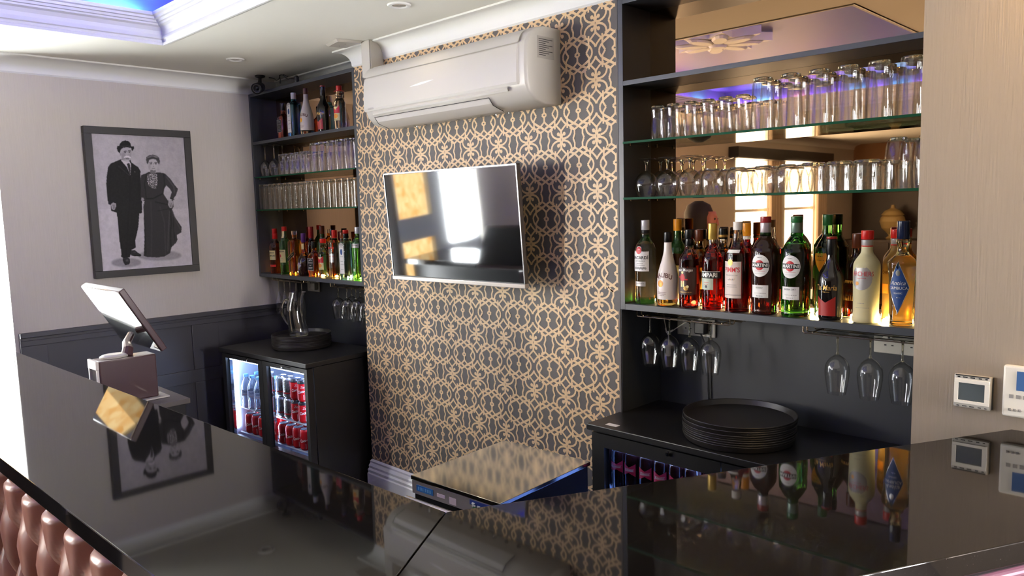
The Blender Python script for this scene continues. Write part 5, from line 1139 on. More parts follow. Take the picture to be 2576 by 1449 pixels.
# ================================================================ sockets, cables
def socket(x, z, w_, lab, n_=2, y=BACK):
    t = thing('wall_socket', lab, 'socket', (x + w_ / 2, y, z))
    obj('face_plate', MB().box(x, y - .0095, z, x + w_, y - .0005, z + .086, 0, .003), M_plast, t, world=True)
    m_ = MB()
    for k in range(n_):
        c = x + w_ * (k + .5) / n_ + .008
        m_.box(c - .004, y - .0099, z + .050, c + .004, y - .0094, z + .060, 0)
        for s_ in (-1, 1): m_.box(c + s_ * .011 - .0035, y - .0099, z + .026, c + s_ * .011 + .0035, y - .0094, z + .030, 0)
    obj('pin_holes', m_, M_dark, t, world=True)
    m_ = MB()
    for k in range(n_): c = x + w_ * (k + .5) / n_ - .022; m_.box(c - .006, y - .012, z + .052, c + .006, y - .0094, z + .070, 0, .001)
    obj('rocker', m_, M_plast, t, world=True); return t
socket(-1.645, 1.135, 0.17, 'white double socket under the right shelves behind the rack of four glasses')
socket(-0.888, 1.150, 0.16, 'white double socket under the right shelves next to the beige wall')
socket(-4.50, 1.140, 0.15, 'white double socket in the left alcove behind the glass jug')
def plug(x, z, lab, y=BACK - .0095):
    t = thing('plug', lab, 'plug', (x, y, z)); obj('plug_body', MB().box(x - .024, y - .030, z - .024, x + .024, y - .0005, z + .024, 0, .006), M_plast if 'white' in lab else M_dark, t, world=True)
    return t
plug(-1.528, 1.172, 'black plug in the double socket behind the rack of four glasses')
plug(-4.385, 1.178, 'white plug in the left alcove socket')
tag(obj('power_cable', MB().tube([(-1.528, BACK - .025, 1.148), (-1.512, BACK - .015, 1.10), (-1.503, BACK - .012, 1.0), (-1.500, BACK - .010, .852)], .0035, 8), M_dark), 'black cable hanging down the wall behind the hanging wine glasses', 'cable')
t = thing('adaptor_lead', 'thin white lead with knot and small inline switch hanging in the right alcove', 'lead', (-1.62, 2.53, 1.258))
pts = smooth_prof([(-1.560, 1.20), (-1.600, 1.175), (-1.640, 1.15), (-1.655, 1.165), (-1.648, 1.15), (-1.640, 1.135), (-1.642, 1.10)], 4)
obj('lead', MB().tube([(a, 2.54, c) for a, c in pts], .002, 6).tube([(a - .004 * math.sin(c * 90), 2.536, c + .004) for a, c in pts[6:18]], .002, 6).tube([(-1.665, 2.54, 1.255), (-1.66, 2.54, 1.20), (-1.652, 2.54, 1.165)], .0018, 6), M_plast, t, world=True)
obj('inline_switch', MB().box(-1.650, 2.533, 1.055, -1.634, 2.546, 1.10, 0, .003), M_plast, t, world=True)

# ================================================================ wall controls on the beige wall
t = thing('thermostat', 'open framed white thermostat with grey green screen on the beige wall', 'thermostat', (-.475, YW, 1.14))
obj('casing', MB().box(-.516, YW - .016, 1.139, -.434, YW - .0005, 1.222, 0, .004), M_plast, t, world=True)
obj('bezel', MB().box(-.514, YW - .020, 1.150, -.438, YW - .016, 1.158, 0, .001).box(-.514, YW - .020, 1.202, -.438, YW - .016, 1.212, 0, .001).box(-.514, YW - .020, 1.158, -.505, YW - .016, 1.202).box(-.448, YW - .020, 1.158, -.438, YW - .016, 1.202), mat('ivory_plastic', srgb(232, 226, 214), .35), t, world=True)
obj('display', MB().box(-.505, YW - .0175, 1.158, -.448, YW - .0165, 1.202), mat('lcd', srgb(84, 92, 96), 0.12), t, world=True)
m_ = MB()
for x0, x1 in ((-.508, -.502), (-.496, -.486), (-.480, -.470), (-.462, -.455), (-.448, -.443)): m_.box(x0, YW - .0165, 1.2145, x1, YW - .0158, 1.2175); m_.box(x0, YW - .0165, 1.1425, x1, YW - .0158, 1.1445)
obj('clip_slots', m_, M_dark, t, world=True)
obj('frame_edge', MB().box(-.512, YW - .0185, 1.2195, -.440, YW - .014, 1.2215).box(-.434, YW - .012, 1.142, -.4325, YW - .002, 1.220), M_dark, t, world=True)
t = thing('wall_controller', 'cream wall controller with small blue screen at the picture edge', 'controller', (-.35, YW, 1.135))
obj('casing', MB().box(-.411, YW - .020, 1.134, -.290, YW - .0005, 1.258, 0, .005), MATS['ivory_plastic'], t, world=True)
obj('display', MB().box(-.383, YW - .0215, 1.200, -.318, YW - .020, 1.246), emis('blue_lcd', (0.10, 0.20, 0.44, 1), .35), t, world=True)
m_ = MB()
for k in range(3): m_.box(-.397 + k * .014, YW - .0208, 1.180, -.388 + k * .014, YW - .020, 1.189); m_.lathe([(.0035, 0), (.003, .001)], 10, c=(-.392 + k * .010, YW - .021, 1.152), cap0=True, cap1=True)
for k in range(3): m_.box(-.398 + k * .010, YW - .0212, 1.149, -.392 + k * .010, YW - .020, 1.155)
obj('buttons', m_, M_plast2, t, world=True)

# ================================================================ security camera with loose cables
t = thing('security_camera', 'black dome nosed security camera hanging from the ceiling corner', 'security camera', (-4.43, 2.325, CEIL))
obj('mount_plate', MB().lathe([(.030, 0), (.032, -.004), (.028, -.010), (.012, -.016)], 24, c=(-4.43, 2.325, CEIL - .0005), cap0=True, cap1=True), M_dark, t, world=True)
obj('bracket', MB().tube([(-4.43, 2.325, CEIL - .012), (-4.43, 2.322, CEIL - .035), (-4.425, 2.315, CEIL - .055)], [.009, .011, .013], 12), M_dark, t, world=True)
dv = Vector((0.55, -0.72, -0.30)).normalized(); qm = dv.to_track_quat('Z', 'Y').to_matrix().to_4x4()
body = MB().lathe([(.012, -.05), (.026, -.042), (.031, -.02), (.033, .01), (.034, .032), (.031, .034), (.027, .024), (.012, .020)], 28, cap0=True, cap1=True)
c0 = Matrix.Translation((-4.42, 2.305, CEIL - .078)) @ qm
obj('camera_body', MB().merge(body, c0), M_dark, t, world=True)
obj('lens', MB().merge(MB().lathe([(.012, .0205), (.011, .025), (.006, .028), (.001, .029)], 20, cap0=True, cap1=True), c0), M_blackg, t, world=True)
obj('lens_ring', MB().merge(MB().lathe([(.0265, .0245), (.025, .028), (.0235, .0245)], 28), c0), M_plast2, t, world=True)
tag(obj('camera_cable', MB().tube([(a, 2.37 + .01 * math.sin(a * 40), c) for a, c in smooth_prof([(-4.40, CEIL - .012), (-4.36, CEIL - .022), (-4.31, CEIL - .042), (-4.27, CEIL - .040), (-4.255, CEIL - .018), (-4.235, CEIL - .02), (-4.20, CEIL - .045), (-4.14, CEIL - .052), (-4.10, CEIL - .060)], 5)], .003, 7)
    .tube([(-4.255, 2.36, CEIL - .018), (-4.24, 2.355, CEIL - .045), (-4.235, 2.35, CEIL - .07)], .003, 7).tube([(-4.25, 2.365, CEIL - .02), (-4.20, 2.355, CEIL - .022), (-4.16, 2.36, CEIL - .04)], .0025, 7)
    .lathe([(.010, -.02), (.014, -.01), (.014, .01), (.008, .02)], 14, c=(-4.085, 2.375, CEIL - .062), cap0=True, cap1=True), M_dark), 'loose black camera cables on the coving over the left shelves', 'cable')

# ================================================================ cans and bottles in the left fridge
CAN = [(0, .024), (.002, .0265), (.008, .031), (.012, .033), (.100, .033), (.110, .0305), (.116, .0265), (.118, .0268)]
M_canred = mat('red_can', srgb(206, 24, 30), .25, metal=.25); M_cansil = mat('silver_can', (0.72, .73, .75, 1), .22, metal=.9); M_canblk = mat('black_can_top', srgb(24, 22, 26), .25)
M_lid = mat('can_lid', (0.8, .8, .82, 1), .2, metal=1.0)
def can(kind):
    r = thing('drink_can', '', 'can')
    rf = lambda z: .0331
    zs = [p[0] for p in CAN]; rs = [p[1] for p in CAN]
    main = M_canred if kind != 'silver' else M_cansil
    m_ = MB().lathe([(b_, a) for a, b_ in CAN[:-1]], 24, 0, cap0=True, mf=(lambda z: 1 if (kind == 'black' and z > .088) else 0) if kind != 'silver' else (lambda z: 0))
    obj('can_body', m_, [main, M_canblk], r)
    obj('can_lid', MB().lathe([(.0270, .1155), (.0272, .118), (.0255, .1182), (.0240, .1155), (.005, .1155)], 24, cap1=True).box(-.004, -.012, .1158, .004, .008, .1168), M_lid, r)
    m_ = MB()
    if kind == 'silver': patch('rect', 0, .030, .10, .008, rf, .0004, 1, m_); letters('Coke', .030, 0, .066, rf, .0004, 2, m_, shear=.2, rot=1.2)
    else: letters('Coca-Cola', .0215, .002, .060, rf, .0004, 0, m_, bold=.02, shear=.25, sx=.80, rot=.18); patch('rect', .0, .026, .003, .028, rf, .0004, 0, m_)
    if kind == 'black': letters('Zero', .018, .002, .082, rf, .0004, 0, m_, shear=.2)
    obj('can_print', m_, [WINK, RED, INK], r, fix=False, sharp=180)
    return r
proto = {}
def put(kind, fn, pts, label, group):
    n_ = len(pts)
    for i, p in enumerate(pts):
        lab = label % ordl(i, n_) if '%s' in label else label
        if kind not in proto: o_ = fn(); proto[kind] = o_; o_.location = p
        else: o_ = copy_tree(proto[kind], loc=p)
        o_.rotation_euler = (0, 0, LFR + random.uniform(.75, 1.25)); o_['label'] = lab; o_['group'] = group; o_['category'] = 'can'
R1, R2, FLR = 0.5155, 0.3605, 0.1445
def row(xs, y, z): return [FM(x, y, z) for x in xs]
XRD = [.476, .545, .614, .683, .752]
put('red', lambda: can('red'), row(XRD, .106, R2), '%s red cola can in front on the lower rack at right in the left fridge', 'red cola cans in the left fridge')
put('red', None, row(XRD, .179, R2), '%s red cola can second row, lower rack, at right in the left fridge', 'red cola cans in the left fridge')
put('red', None, row(XRD, .252, R2), '%s red cola can third row, lower rack, at right in the left fridge', 'red cola cans in the left fridge')
put('red', None, row([.125, .195, .265, .335], .106, R2), '%s red cola can in front on the lower rack at left in the left fridge', 'red cola cans in the left fridge')
put('red', None, row([.125, .195, .265, .335], .179, R2), '%s red cola can second row, lower rack, at left in the left fridge', 'red cola cans in the left fridge')
put('silver', lambda: can('silver'), row([.476, .545], .106, R1), '%s silver cola can of the lower layer on the upper rack', 'silver cola cans in the left fridge')
put('silver', None, row([.476, .545], .106, R1 + .119), '%s silver cola can of the upper layer on the upper rack', 'silver cola cans in the left fridge')
put('black', lambda: can('black'), row([.614, .683], .106, R1), '%s red can with black top of the lower layer on the upper rack', 'black topped cola cans in the left fridge')
put('black', None, row([.614, .683], .106, R1 + .119), '%s red can with black top of the upper layer on the upper rack', 'black topped cola cans in the left fridge')
def water():
    r = thing('water_bottle', '', 'bottle')
    prof_ = [(.028, 0), (.031, .004), (.031, .03), (.0295, .04), (.031, .05), (.031, .11), (.029, .13), (.020, .155), (.0125, .170), (.0125, .182)]
    obj('plastic_body', MB().lathe(smooth_prof(prof_, 2), 20, cap0=True), mat('water_plastic', (.86, .92, 1.0, 1), .05, trans=.95, ior=1.2), r)
    obj('cap', MB().lathe([(.0150, .180), (.0155, .182), (.0150, .196), (.012, .197)], 18, cap0=True, cap1=True), mat('pale_blue_cap', srgb(130, 190, 226), .35), r)
    m_ = MB(); rf = lambda z: .0312; patch('rect', 0, .088, .085, .038, rf, .0004, 0, m_); letters('Still', .020, 0, .095, rf, .0008, 1, m_, bold=.01); scatter(m_, rf, -.02, .02, .078, 9, .004, 2)
    obj('label', m_, [mat('water_label', srgb(206, 214, 236), .4), BLUE, PINK], r, fix=False, sharp=180); return r
first = None
for j, y in enumerate((.106, .178)):
    for i, x in enumerate((.095, .165, .235, .305)):
        lab = '%s clear water bottle in the %s row on the upper rack of the left fridge' % (ordl(i, 4), ('front', 'second')[j])
        p = FM(x, y, R1)
        if first is None: first = water(); first.location = p; o_ = first
        else: o_ = copy_tree(first, loc=p)
        o_.rotation_euler = (0, 0, .8); o_['label'] = lab; o_['group'] = 'water bottles in the left fridge'
# beer bottles in the right fridge
def beer_b():
    r = thing('beer_bottle', '', 'bottle')
    pf = [(0, .028), (.004, .0305), (.12, .0305), (.145, .027), (.165, .018), (.185, .0135), (.215, .0128)]
    rf = lambda z: float(np.interp(z, [a for a, b_ in pf], [b_ for a, b_ in pf]))
    obj('glass_body', MB().lathe(smooth_prof([(b_, a) for a, b_ in pf], 2), 22, cap0=True, cap1=True), mat('beer_glass', srgb(40, 16, 14), .06, trans=.0, spec=.8), r)
    obj('crown_cap', MB().lathe([(.0142, .214), (.0138, .219), (.010, .221)], 16, cap0=True, cap1=True), RED, r)
    m_ = MB(); o_ = 0
    for u0, u1 in ((-.026, 0), (0, .026)):
        n_ = 6; b0 = len(m_.v)
        for i in range(n_ + 1):
            x = u0 + (u1 - u0) * i / n_; h = .010 + .014 * abs(x) / .026
            m_.v += [wrap(x, .085 - h, rf, .0005, None), wrap(x, .085 + h, rf, .0005, None)]
        for i in range(n_): m_.f.append((b0 + 2 * i, b0 + 2 * i + 2, b0 + 2 * i + 3, b0 + 2 * i + 1)); m_.m.append(0)
    for s_ in (-1, 1):
        patch('rect', 0, .085 + s_ * .0045, .040, .0012, rf, .0009, 1, m_)
    letters('Budweiser', .0085, 0, .085, rf, .0009, 1, m_, bold=.02, shear=.2)
    patch('rect', 0, .168, .030, .010, rf, .0006, 0, m_); letters('Budweiser', .0065, 0, .178, rf, .0009, 1, m_, bold=.02, shear=.2)
    obj('label', m_, [PINK, WINK], r, fix=False, sharp=180); return r
first = None; nb = 0
for j, y in enumerate((2.24, 2.315, 2.39)):
    for i in range(6):
        x = -1.668 + .0635 * i - (.0 if j % 2 == 0 else -.032)
        lab = '%s dark beer bottle in the %s row on the upper rack of the right fridge' % (ordl(i, 6), ('front', 'second', 'third')[j])
        p = (x, y, .6005)
        if first is None: first = beer_b(); first.location = p; o_ = first
        else: o_ = copy_tree(first, loc=p)
        o_.rotation_euler = (0, 0, .25 + random.uniform(-.15, .15)); o_['label'] = lab; o_['group'] = 'beer bottles in the right fridge'

# ================================================================ framed portrait print (flat, painted cell by cell)
PY0, PY1, PZ0, PZ1 = 1.360, 1.946, 1.322, 2.166
NX_, NZ_ = 216, 306
# unit square from the traced corners
src = [(153, 113), (963, 155), (1048, 1275), (262, 1328)]; dst = [(0, 0), (1, 0), (1, 1), (0, 1)]
A = []; b_ = []
for (x, y), (u, v) in zip(src, dst):
    A.append([x, y, 1, 0, 0, 0, -u * x, -u * y]); b_.append(u); A.append([0, 0, 0, x, y, 1, -v * x, -v * y]); b_.append(v)
hh = np.linalg.solve(np.array(A, float), np.array(b_, float)); Hm = np.append(hh, 1).reshape(3, 3); Hi = np.linalg.inv(Hm)
uu, vv = np.meshgrid((np.arange(NX_) + .5) / NX_, (np.arange(NZ_) + .5) / NZ_)
pt = Hi @ np.stack([uu.ravel(), vv.ravel(), np.ones(uu.size)]); X_ = (pt[0] / pt[2]).reshape(uu.shape); Y_ = (pt[1] / pt[2]).reshape(uu.shape)
rng = np.random.RandomState(3)
def blur(a, k):
    for _ in range(k):
        a = (np.pad(a, 1, mode='edge')[:-2, 1:-1] + np.pad(a, 1, mode='edge')[2:, 1:-1] + np.pad(a, 1, mode='edge')[1:-1, :-2] + np.pad(a, 1, mode='edge')[1:-1, 2:] + 2 * a) / 6
    return a
nz1 = blur(rng.rand(*X_.shape), 3) - .5; nz2 = blur(rng.rand(*X_.shape), 40) - .5
img = 168 + 12 * (Y_ / 1400) + 900 * nz2 * .12 + 14 * np.exp(-((X_ - 300) / 260) ** 2)
img = np.where(Y_ > 780, img + 8, img)
def poly(pts):
    ins = np.zeros(X_.shape, bool); n_ = len(pts); j = n_ - 1
    for i in range(n_):
        xi, yi = pts[i]; xj, yj = pts[j]; cond = ((yi > Y_) != (yj > Y_))
        with np.errstate(divide='ignore', invalid='ignore'): xint = (xj - xi) * (Y_ - yi) / (yj - yi + 1e-9) + xi
        ins ^= cond & (X_ < xint); j = i
    return ins.astype(float)
def paint(pts, val, soft=1):
    global img
    a = blur(poly(pts), soft); img = img * (1 - a) + val * a
def ell(cx, cy_, rx, ry, val, soft=1, k=1.0):
    global img
    a = blur((((X_ - cx) / rx) ** 2 + ((Y_ - cy_) / ry) ** 2 < 1).astype(float), soft) * k; img = img * (1 - a) + val * a
def line(pts, w_, val, k=1.0, soft=1):
    global img
    d = np.full(X_.shape, 1e9)
    for (x0, y0), (x1, y1) in zip(pts[:-1], pts[1:]):
        dx, dy = x1 - x0, y1 - y0; t_ = np.clip(((X_ - x0) * dx + (Y_ - y0) * dy) / (dx * dx + dy * dy), 0, 1); d = np.minimum(d, np.hypot(X_ - x0 - t_ * dx, Y_ - y0 - t_ * dy))
    a = blur((d < w_).astype(float), soft) * k; img = img * (1 - a) + val * a
ell(470, 1250, 130, 40, 120, 8, .6); ell(760, 1190, 190, 45, 126, 8, .6)
# man
paint([(420, 345), (400, 352), (330, 382), (308, 412), (296, 500), (293, 560), (298, 640), (306, 700), (312, 736), (333, 745), (336, 795), (385, 812), (392, 860), (402, 950), (410, 1050), (424, 1140), (428, 1200), (450, 1214), (500, 1204), (506, 1182), (520, 1165), (516, 1138), (552, 1118), (548, 1050), (560, 1000), (574, 930), (580, 820), (605, 816), (603, 700), (598, 600), (592, 520), (588, 450), (570, 415), (540, 395), (508, 372), (498, 340)], 42)
img = img + 10 * nz1 * 2
line([(395, 400), (440, 440), (500, 492), (505, 430)], 3, 62); line([(500, 492), (498, 640), (490, 790)], 3, 26); line([(330, 420), (322, 560), (330, 730)], 3, 28); line([(578, 440), (572, 560), (585, 700)], 3, 28); line([(490, 800), (478, 1000), (470, 1190)], 4, 27); line([(400, 385), (385, 420), (430, 450)], 3, 30)
paint([(424, 345), (418, 352), (440, 380), (470, 412), (500, 480), (506, 430), (506, 385), (492, 360)], 196); paint([(470, 382), (494, 380), (500, 410), (502, 470), (496, 478), (480, 420)], 66)
paint([(414, 268), (424, 246), (470, 238), (508, 246), (516, 275), (512, 310), (506, 340), (492, 360), (468, 366), (442, 356), (424, 328)], 172)
ell(440, 320, 18, 36, 140, 3, .6); ell(500, 300, 8, 40, 150, 2, .6); line([(446, 276), (466, 272)], 4, 90); line([(484, 272), (500, 272)], 4, 90); ell(456, 284, 8, 4, 70); ell(492, 284, 7, 4, 74); line([(477, 280), (482, 306), (474, 310)], 3, 128); ell(478, 292, 5, 12, 196, 1, .7)
line([(450, 326), (476, 318), (500, 330)], 6, 214); line([(462, 340), (490, 341)], 2.5, 90); ell(474, 354, 12, 6, 186, 1, .6); ell(416, 300, 6, 14, 150)
paint([(404, 240), (406, 214), (424, 190), (455, 180), (486, 188), (502, 208), (507, 236), (470, 228), (430, 234)], 34); paint([(385, 232), (400, 226), (430, 234), (470, 228), (508, 234), (528, 230), (532, 250), (516, 274), (506, 246), (470, 238), (434, 244), (414, 264), (408, 292), (392, 274), (384, 252)], 40)
line([(408, 228), (450, 220), (505, 226)], 2, 58); ell(440, 200, 14, 8, 60, 2, .6)
paint([(332, 738), (354, 722), (378, 732), (380, 760), (368, 786), (352, 790), (338, 772)], 162); line([(352, 745), (360, 780)], 2.5, 100); line([(366, 742), (370, 772)], 2, 110)
paint([(440, 1214), (480, 1204), (500, 1216), (504, 1246), (494, 1266), (462, 1272), (444, 1246)], 56); paint([(508, 1170), (516, 1142), (544, 1142), (570, 1164), (600, 1182), (596, 1194), (550, 1196), (512, 1186)], 56); ell(478, 1232, 14, 10, 110, 2, .6); line([(520, 1186), (592, 1190)], 3, 30); ell(545, 1160, 12, 6, 100, 2, .5)
ell(540, 456, 4, 4, 150)
# woman
paint([(664, 455), (640, 468), (596, 484), (590, 520), (594, 600), (592, 670), (596, 706), (625, 712), (622, 780), (625, 900), (628, 1040), (622, 1190), (650, 1202), (740, 1206), (800, 1198), (850, 1168), (862, 1118), (900, 1080), (914, 1052), (906, 1012), (946, 988), (950, 942), (915, 890), (886, 850), (866, 790), (878, 760), (872, 700), (840, 716), (826, 706), (790, 650), (792, 610), (814, 574), (846, 604), (862, 636), (846, 690), (870, 702), (898, 662), (916, 608), (884, 570), (850, 520), (800, 470), (750, 462), (700, 466)], 62)
img = img + 6 * nz1 * (poly([(590, 480), (950, 480), (950, 1200), (620, 1200)]))
for pts, v_, w_ in (([(640, 690), (700, 690), (780, 650)], 36, 5), ([(850, 780), (860, 900), (852, 1000), (858, 1110)], 40, 5), ([(868, 800), (905, 900), (940, 960)], 84, 4), ([(845, 800), (836, 950), (830, 1150)], 84, 5), ([(760, 760), (800, 900), (812, 1180)], 78, 4), ([(680, 720), (690, 900), (688, 1190)], 74, 5),
                    ([(720, 720), (830, 745)], 40, 4), ([(875, 860), (880, 960), (890, 1060)], 44, 4), ([(790, 480), (800, 560), (786, 640)], 42, 4), ([(640, 480), (625, 560), (640, 680)], 44, 4), ([(850, 690), (880, 700)], 34, 4), ([(740, 800), (840, 780)], 44, 3), ([(620, 740), (640, 1180)], 46, 4), ([(815, 500), (880, 590), (886, 640)], 88, 5)): line(pts, w_, v_, .8, 2)
lace = poly([(652, 480), (690, 462), (736, 476), (738, 560), (724, 606), (690, 600), (656, 570), (645, 520)]); img = img * (1 - blur(lace, 1)) + (90 + 150 * (rng.rand(*X_.shape) > .62) * rng.rand(*X_.shape)) * blur(lace, 1)
paint([(598, 684), (612, 680), (626, 700), (610, 712), (596, 708)], 150)
paint([(652, 366), (670, 344), (712, 338), (738, 352), (745, 392), (736, 430), (716, 452), (692, 455), (668, 436), (655, 402)], 176); ell(668, 410, 10, 30, 150, 3, .6); paint([(676, 440), (722, 440), (722, 462), (690, 470), (670, 462)], 120)
line([(668, 376), (686, 374)], 3.5, 96); line([(712, 376), (732, 374)], 3.5, 96); ell(680, 386, 8, 4.5, 70); ell(722, 385, 8, 4.5, 70); line([(702, 384), (706, 404), (698, 410)], 2.5, 132); line([(690, 426), (714, 425)], 2.8, 88); ell(704, 440, 10, 5, 188, 1, .6); ell(706, 396, 4, 9, 200, 1, .6)
paint([(638, 352), (640, 326), (668, 308), (700, 306), (730, 316), (752, 334), (758, 368), (750, 396), (738, 372), (722, 348), (690, 342), (664, 352), (654, 388), (644, 378)], 84); line([(650, 330), (690, 316), (735, 330)], 5, 124, .8); line([(655, 345), (700, 328), (745, 350)], 3, 60, .8); ell(720, 322, 16, 6, 132, 1, .7)
paint([(834, 712), (860, 706), (876, 716), (874, 744), (866, 772), (846, 774), (830, 748)], 158); line([(846, 730), (850, 764)], 2.5, 100); line([(860, 730), (862, 766)], 2.5, 104)
img = np.clip(img, 0, 255); img = np.clip(165 + (img - 165) * 1.14 - 6, 14, 236)
lin = lambda c: np.where(c <= .04045, c / 12.92, ((c + .055) / 1.055) ** 2.4)
g_ = img / 255.0; cols = np.stack([lin(np.clip(g_ * 1.02, 0, 1)), lin(g_ * .985), lin(np.clip(g_ * 1.01, 0, 1)), np.ones_like(g_)], -1)
t = thing('framed_portrait', 'black framed old photograph of a couple on the lilac wall', 'picture', (XL, (PY0 + PY1) / 2, PZ0))
fd, fw_ = 0.040, 0.040
fr = MB().box(XL + .002, PY0, PZ0, XL + fd, PY1, PZ0 + fw_, 0, .0015).box(XL + .002, PY0, PZ1 - fw_, XL + fd, PY1, PZ1, 0, .0015).box(XL + .002, PY0, PZ0 + fw_, XL + fd, PY0 + fw_, PZ1 - fw_, 0, .0015).box(XL + .002, PY1 - fw_, PZ0 + fw_, XL + fd, PY1, PZ1 - fw_, 0, .0015)
obj('picture_frame', fr, mat('black_frame', srgb(30, 26, 25), .5), t, world=True, smooth=False)
obj('backing_board', MB().box(XL + .001, PY0 + .01, PZ0 + .01, XL + .004, PY1 - .01, PZ1 - .01), M_dark, t, world=True)
me = bpy.data.meshes.new('photograph_print'); y0, y1, z0, z1 = PY0 + fw_ - .002, PY1 - fw_ + .002, PZ0 + fw_ - .002, PZ1 - fw_ + .002
ys_ = np.linspace(y0, y1, NX_ + 1); zs_ = np.linspace(z1, z0, NZ_ + 1); q0 = wloc(t)
V = [(XL + fd - .010 - q0.x, y - q0.y, z - q0.z) for z in zs_ for y in ys_]
F = [(j * (NX_ + 1) + i, (j + 1) * (NX_ + 1) + i, (j + 1) * (NX_ + 1) + i + 1, j * (NX_ + 1) + i + 1) for j in range(NZ_) for i in range(NX_)]
me.from_pydata(V, [], F); at = me.color_attributes.new('print', 'FLOAT_COLOR', 'CORNER')
at.data.foreach_set('color', np.repeat(cols.reshape(-1, 4), 4, axis=0).astype(np.float32).ravel())
mp_ = mat('photo_print', (.5, .5, .5, 1), .6, spec=.25); n, l, b = nodes(mp_); ca = n.new('ShaderNodeVertexColor'); ca.layer_name = 'print'; l.new(ca.outputs[0], b.inputs['Base Color'])
me.materials.append(mp_); o = bpy.data.objects.new('photograph_print', me); C.objects.link(o); o.parent = t
o['label'] = 'black and white print of a man in a bowler hat and a woman in a long dress'

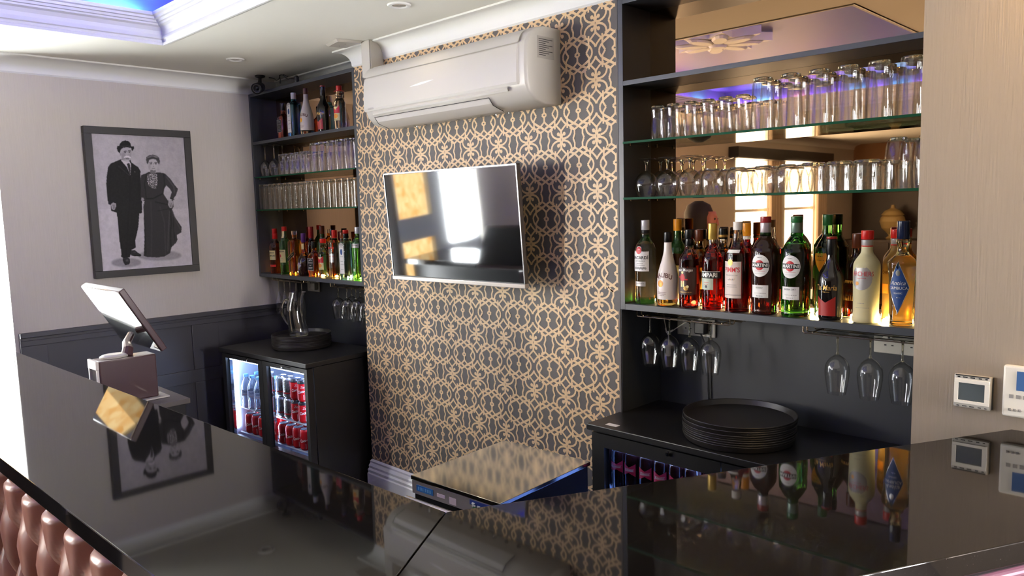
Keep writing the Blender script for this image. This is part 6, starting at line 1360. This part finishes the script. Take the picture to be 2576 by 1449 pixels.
# ================================================================ customer standing left of the counter, only seen in the mirror
def person():
    t = thing('person', 'dark haired person in dark clothes standing at the left end of the counter', 'person', (-2.95, 0.0, 0))
    J_ = {'pel': (0, 0, .92, .13), 'waist': (0, 0, 1.08, .115), 'chest': (0, 0, 1.24, .135), 'neckb': (0, 0, 1.37, .06), 'neck': (0, 0.0, 1.43, .048), 'head': (0.0, 0.01, 1.50, .078), 'top': (0, .0, 1.58, .07),
          'sl': (-.18, 0, 1.32, .055), 'el': (-.24, .02, 1.06, .042), 'wl': (-.20, .16, .92, .028), 'hl': (-.19, .21, .90, .030), 'sr': (.18, 0, 1.32, .055), 'er': (.24, .02, 1.06, .042), 'wr': (.20, .16, .92, .028), 'hr': (.19, .21, .90, .030),
          'hpl': (-.09, 0, .84, .09), 'kl': (-.10, .02, .47, .06), 'al': (-.10, 0, .09, .042), 'tl': (-.11, .12, .04, .035), 'hpr': (.09, 0, .84, .09), 'kr': (.10, .02, .47, .06), 'ar': (.10, 0, .09, .042), 'tr': (.11, .12, .04, .035)}
    E3 = [('pel', 'waist'), ('waist', 'chest'), ('chest', 'neckb'), ('neckb', 'neck'), ('neck', 'head'), ('head', 'top'), ('chest', 'sl'), ('sl', 'el'), ('el', 'wl'), ('wl', 'hl'), ('chest', 'sr'), ('sr', 'er'), ('er', 'wr'), ('wr', 'hr'), ('pel', 'hpl'), ('hpl', 'kl'), ('kl', 'al'), ('al', 'tl'), ('pel', 'hpr'), ('hpr', 'kr'), ('kr', 'ar'), ('ar', 'tr')]
    ks = list(J_); me = bpy.data.meshes.new('body'); vs = [J_[k][:3] for k in ks]; ed = [(ks.index(a), ks.index(b_)) for a, b_ in E3]; rr = [J_[k][3] for k in ks]
    for s_, w_ in ((-1, 'hl'), (1, 'hr')):     # five fingers on each hand
        hx, hy, hz_, _ = J_[w_]
        for i in range(5):
            dx = (-.030 + .017 * i) if i < 4 else s_ * -.035; L_ = (.052, .06, .062, .055, .035)[i]; b0 = len(vs)
            vs += [(hx + dx * .8, hy + .03, hz_), (hx + dx, hy + .03 + L_ * .6, hz_ - .008), (hx + dx, hy + .03 + L_, hz_ - .022)]; rr += [.009, .008, .0065]; ed += [(ks.index(w_), b0), (b0, b0 + 1), (b0 + 1, b0 + 2)]
    me.from_pydata(vs, ed, []); o = bpy.data.objects.new('body', me); C.objects.link(o); md = o.modifiers.new('skin', 'SKIN'); md.use_smooth_shade = True; o.modifiers.new('sub', 'SUBSURF').levels = 1
    o.modifiers['sub'].render_levels = 2
    for v_, r_ in zip(me.skin_vertices[0].data, rr): v_.radius = (r_, r_ * (.8 if r_ > .1 else 1))
    me.skin_vertices[0].data[0].use_root = True
    sk_ = mat('skin', srgb(190, 120, 104), .5); n, l, b = nodes(sk_)
    me.materials.append(sk_); o.parent = t
    dk = mat('dark_cloth', srgb(40, 32, 40), .8)
    obj('jumper', MB().loft([(.86, .175, .13, 2.4), (.95, .165, .125, 2.4), (1.08, .155, .120, 2.4), (1.24, .19, .135, 2.4), (1.33, .205, .115, 2.4), (1.385, .13, .085, 2), (1.41, .07, .065, 2)], 28), dk, t)
    for s_ in (-1, 1):
        obj('sleeve', MB().tube([(s_ * .165, 0, 1.33), (s_ * .205, .0, 1.24), (s_ * .245, .02, 1.06), (s_ * .225, .09, .99), (s_ * .205, .145, .935)], [.072, .068, .056, .048, .040], 14), dk, t)
        obj('trouser_leg', MB().tube([(s_ * .085, 0, .93), (s_ * .095, 0, .80), (s_ * .10, .02, .47), (s_ * .10, 0, .10)], [.10, .10, .075, .062], 14), mat('dark_denim', srgb(34, 36, 50), .8), t)
        obj('shoe', MB().loft([(.0, .045, .12, 2.4), (.03, .048, .125, 2.4), (.07, .045, .09, 2.2), (.11, .04, .05, 2)], 18, c=(s_ * .105, .04, 0)), M_dark, t)
    hr_ = MB().loft([(1.36, .09, .05, 2), (1.42, .125, .08, 2), (1.50, .130, .10, 2), (1.58, .118, .108, 2), (1.64, .085, .085, 2), (1.67, .03, .03, 2)], 26, c=(0, -.045, 0)); obj('hair', hr_, mat('dark_hair', srgb(30, 20, 18), .7), t)
    fc = MB().loft([(1.435, .030, .032, 2), (1.455, .050, .055, 2), (1.50, .066, .072, 2), (1.55, .068, .074, 2), (1.59, .058, .06, 2)], 22, c=(0, .022, 0)); fc.loft([(1.485, .012, .010, 2), (1.50, .011, .012, 2), (1.53, .006, .008, 2)], 10, c=(0, .098, 0)); obj('face', fc, sk_, t)
    for s_ in (-1, 1): obj('eye', MB().lathe([(.002, -.008), (.008, -.003), (.008, .003), (.002, .008)], 10, c=(s_ * .027, .088, 1.535), cap0=True, cap1=True), M_dark, t); obj('ear', MB().loft([(1.49, .008, .012, 2), (1.51, .011, .018, 2), (1.54, .009, .015, 2)], 10, c=(s_ * .072, .01, 0)), sk_, t)
    obj('mouth', MB().box(-.022, .086, 1.466, .022, .091, 1.474, 0, .002), mat('lips', srgb(150, 70, 70), .5), t)
    for ch in t.children:
        a = ch.data.attributes.get('sharp_edge')
        if a: ch.data.attributes.remove(a)
    t.rotation_euler = (0, 0, math.radians(-100)); return t
person()
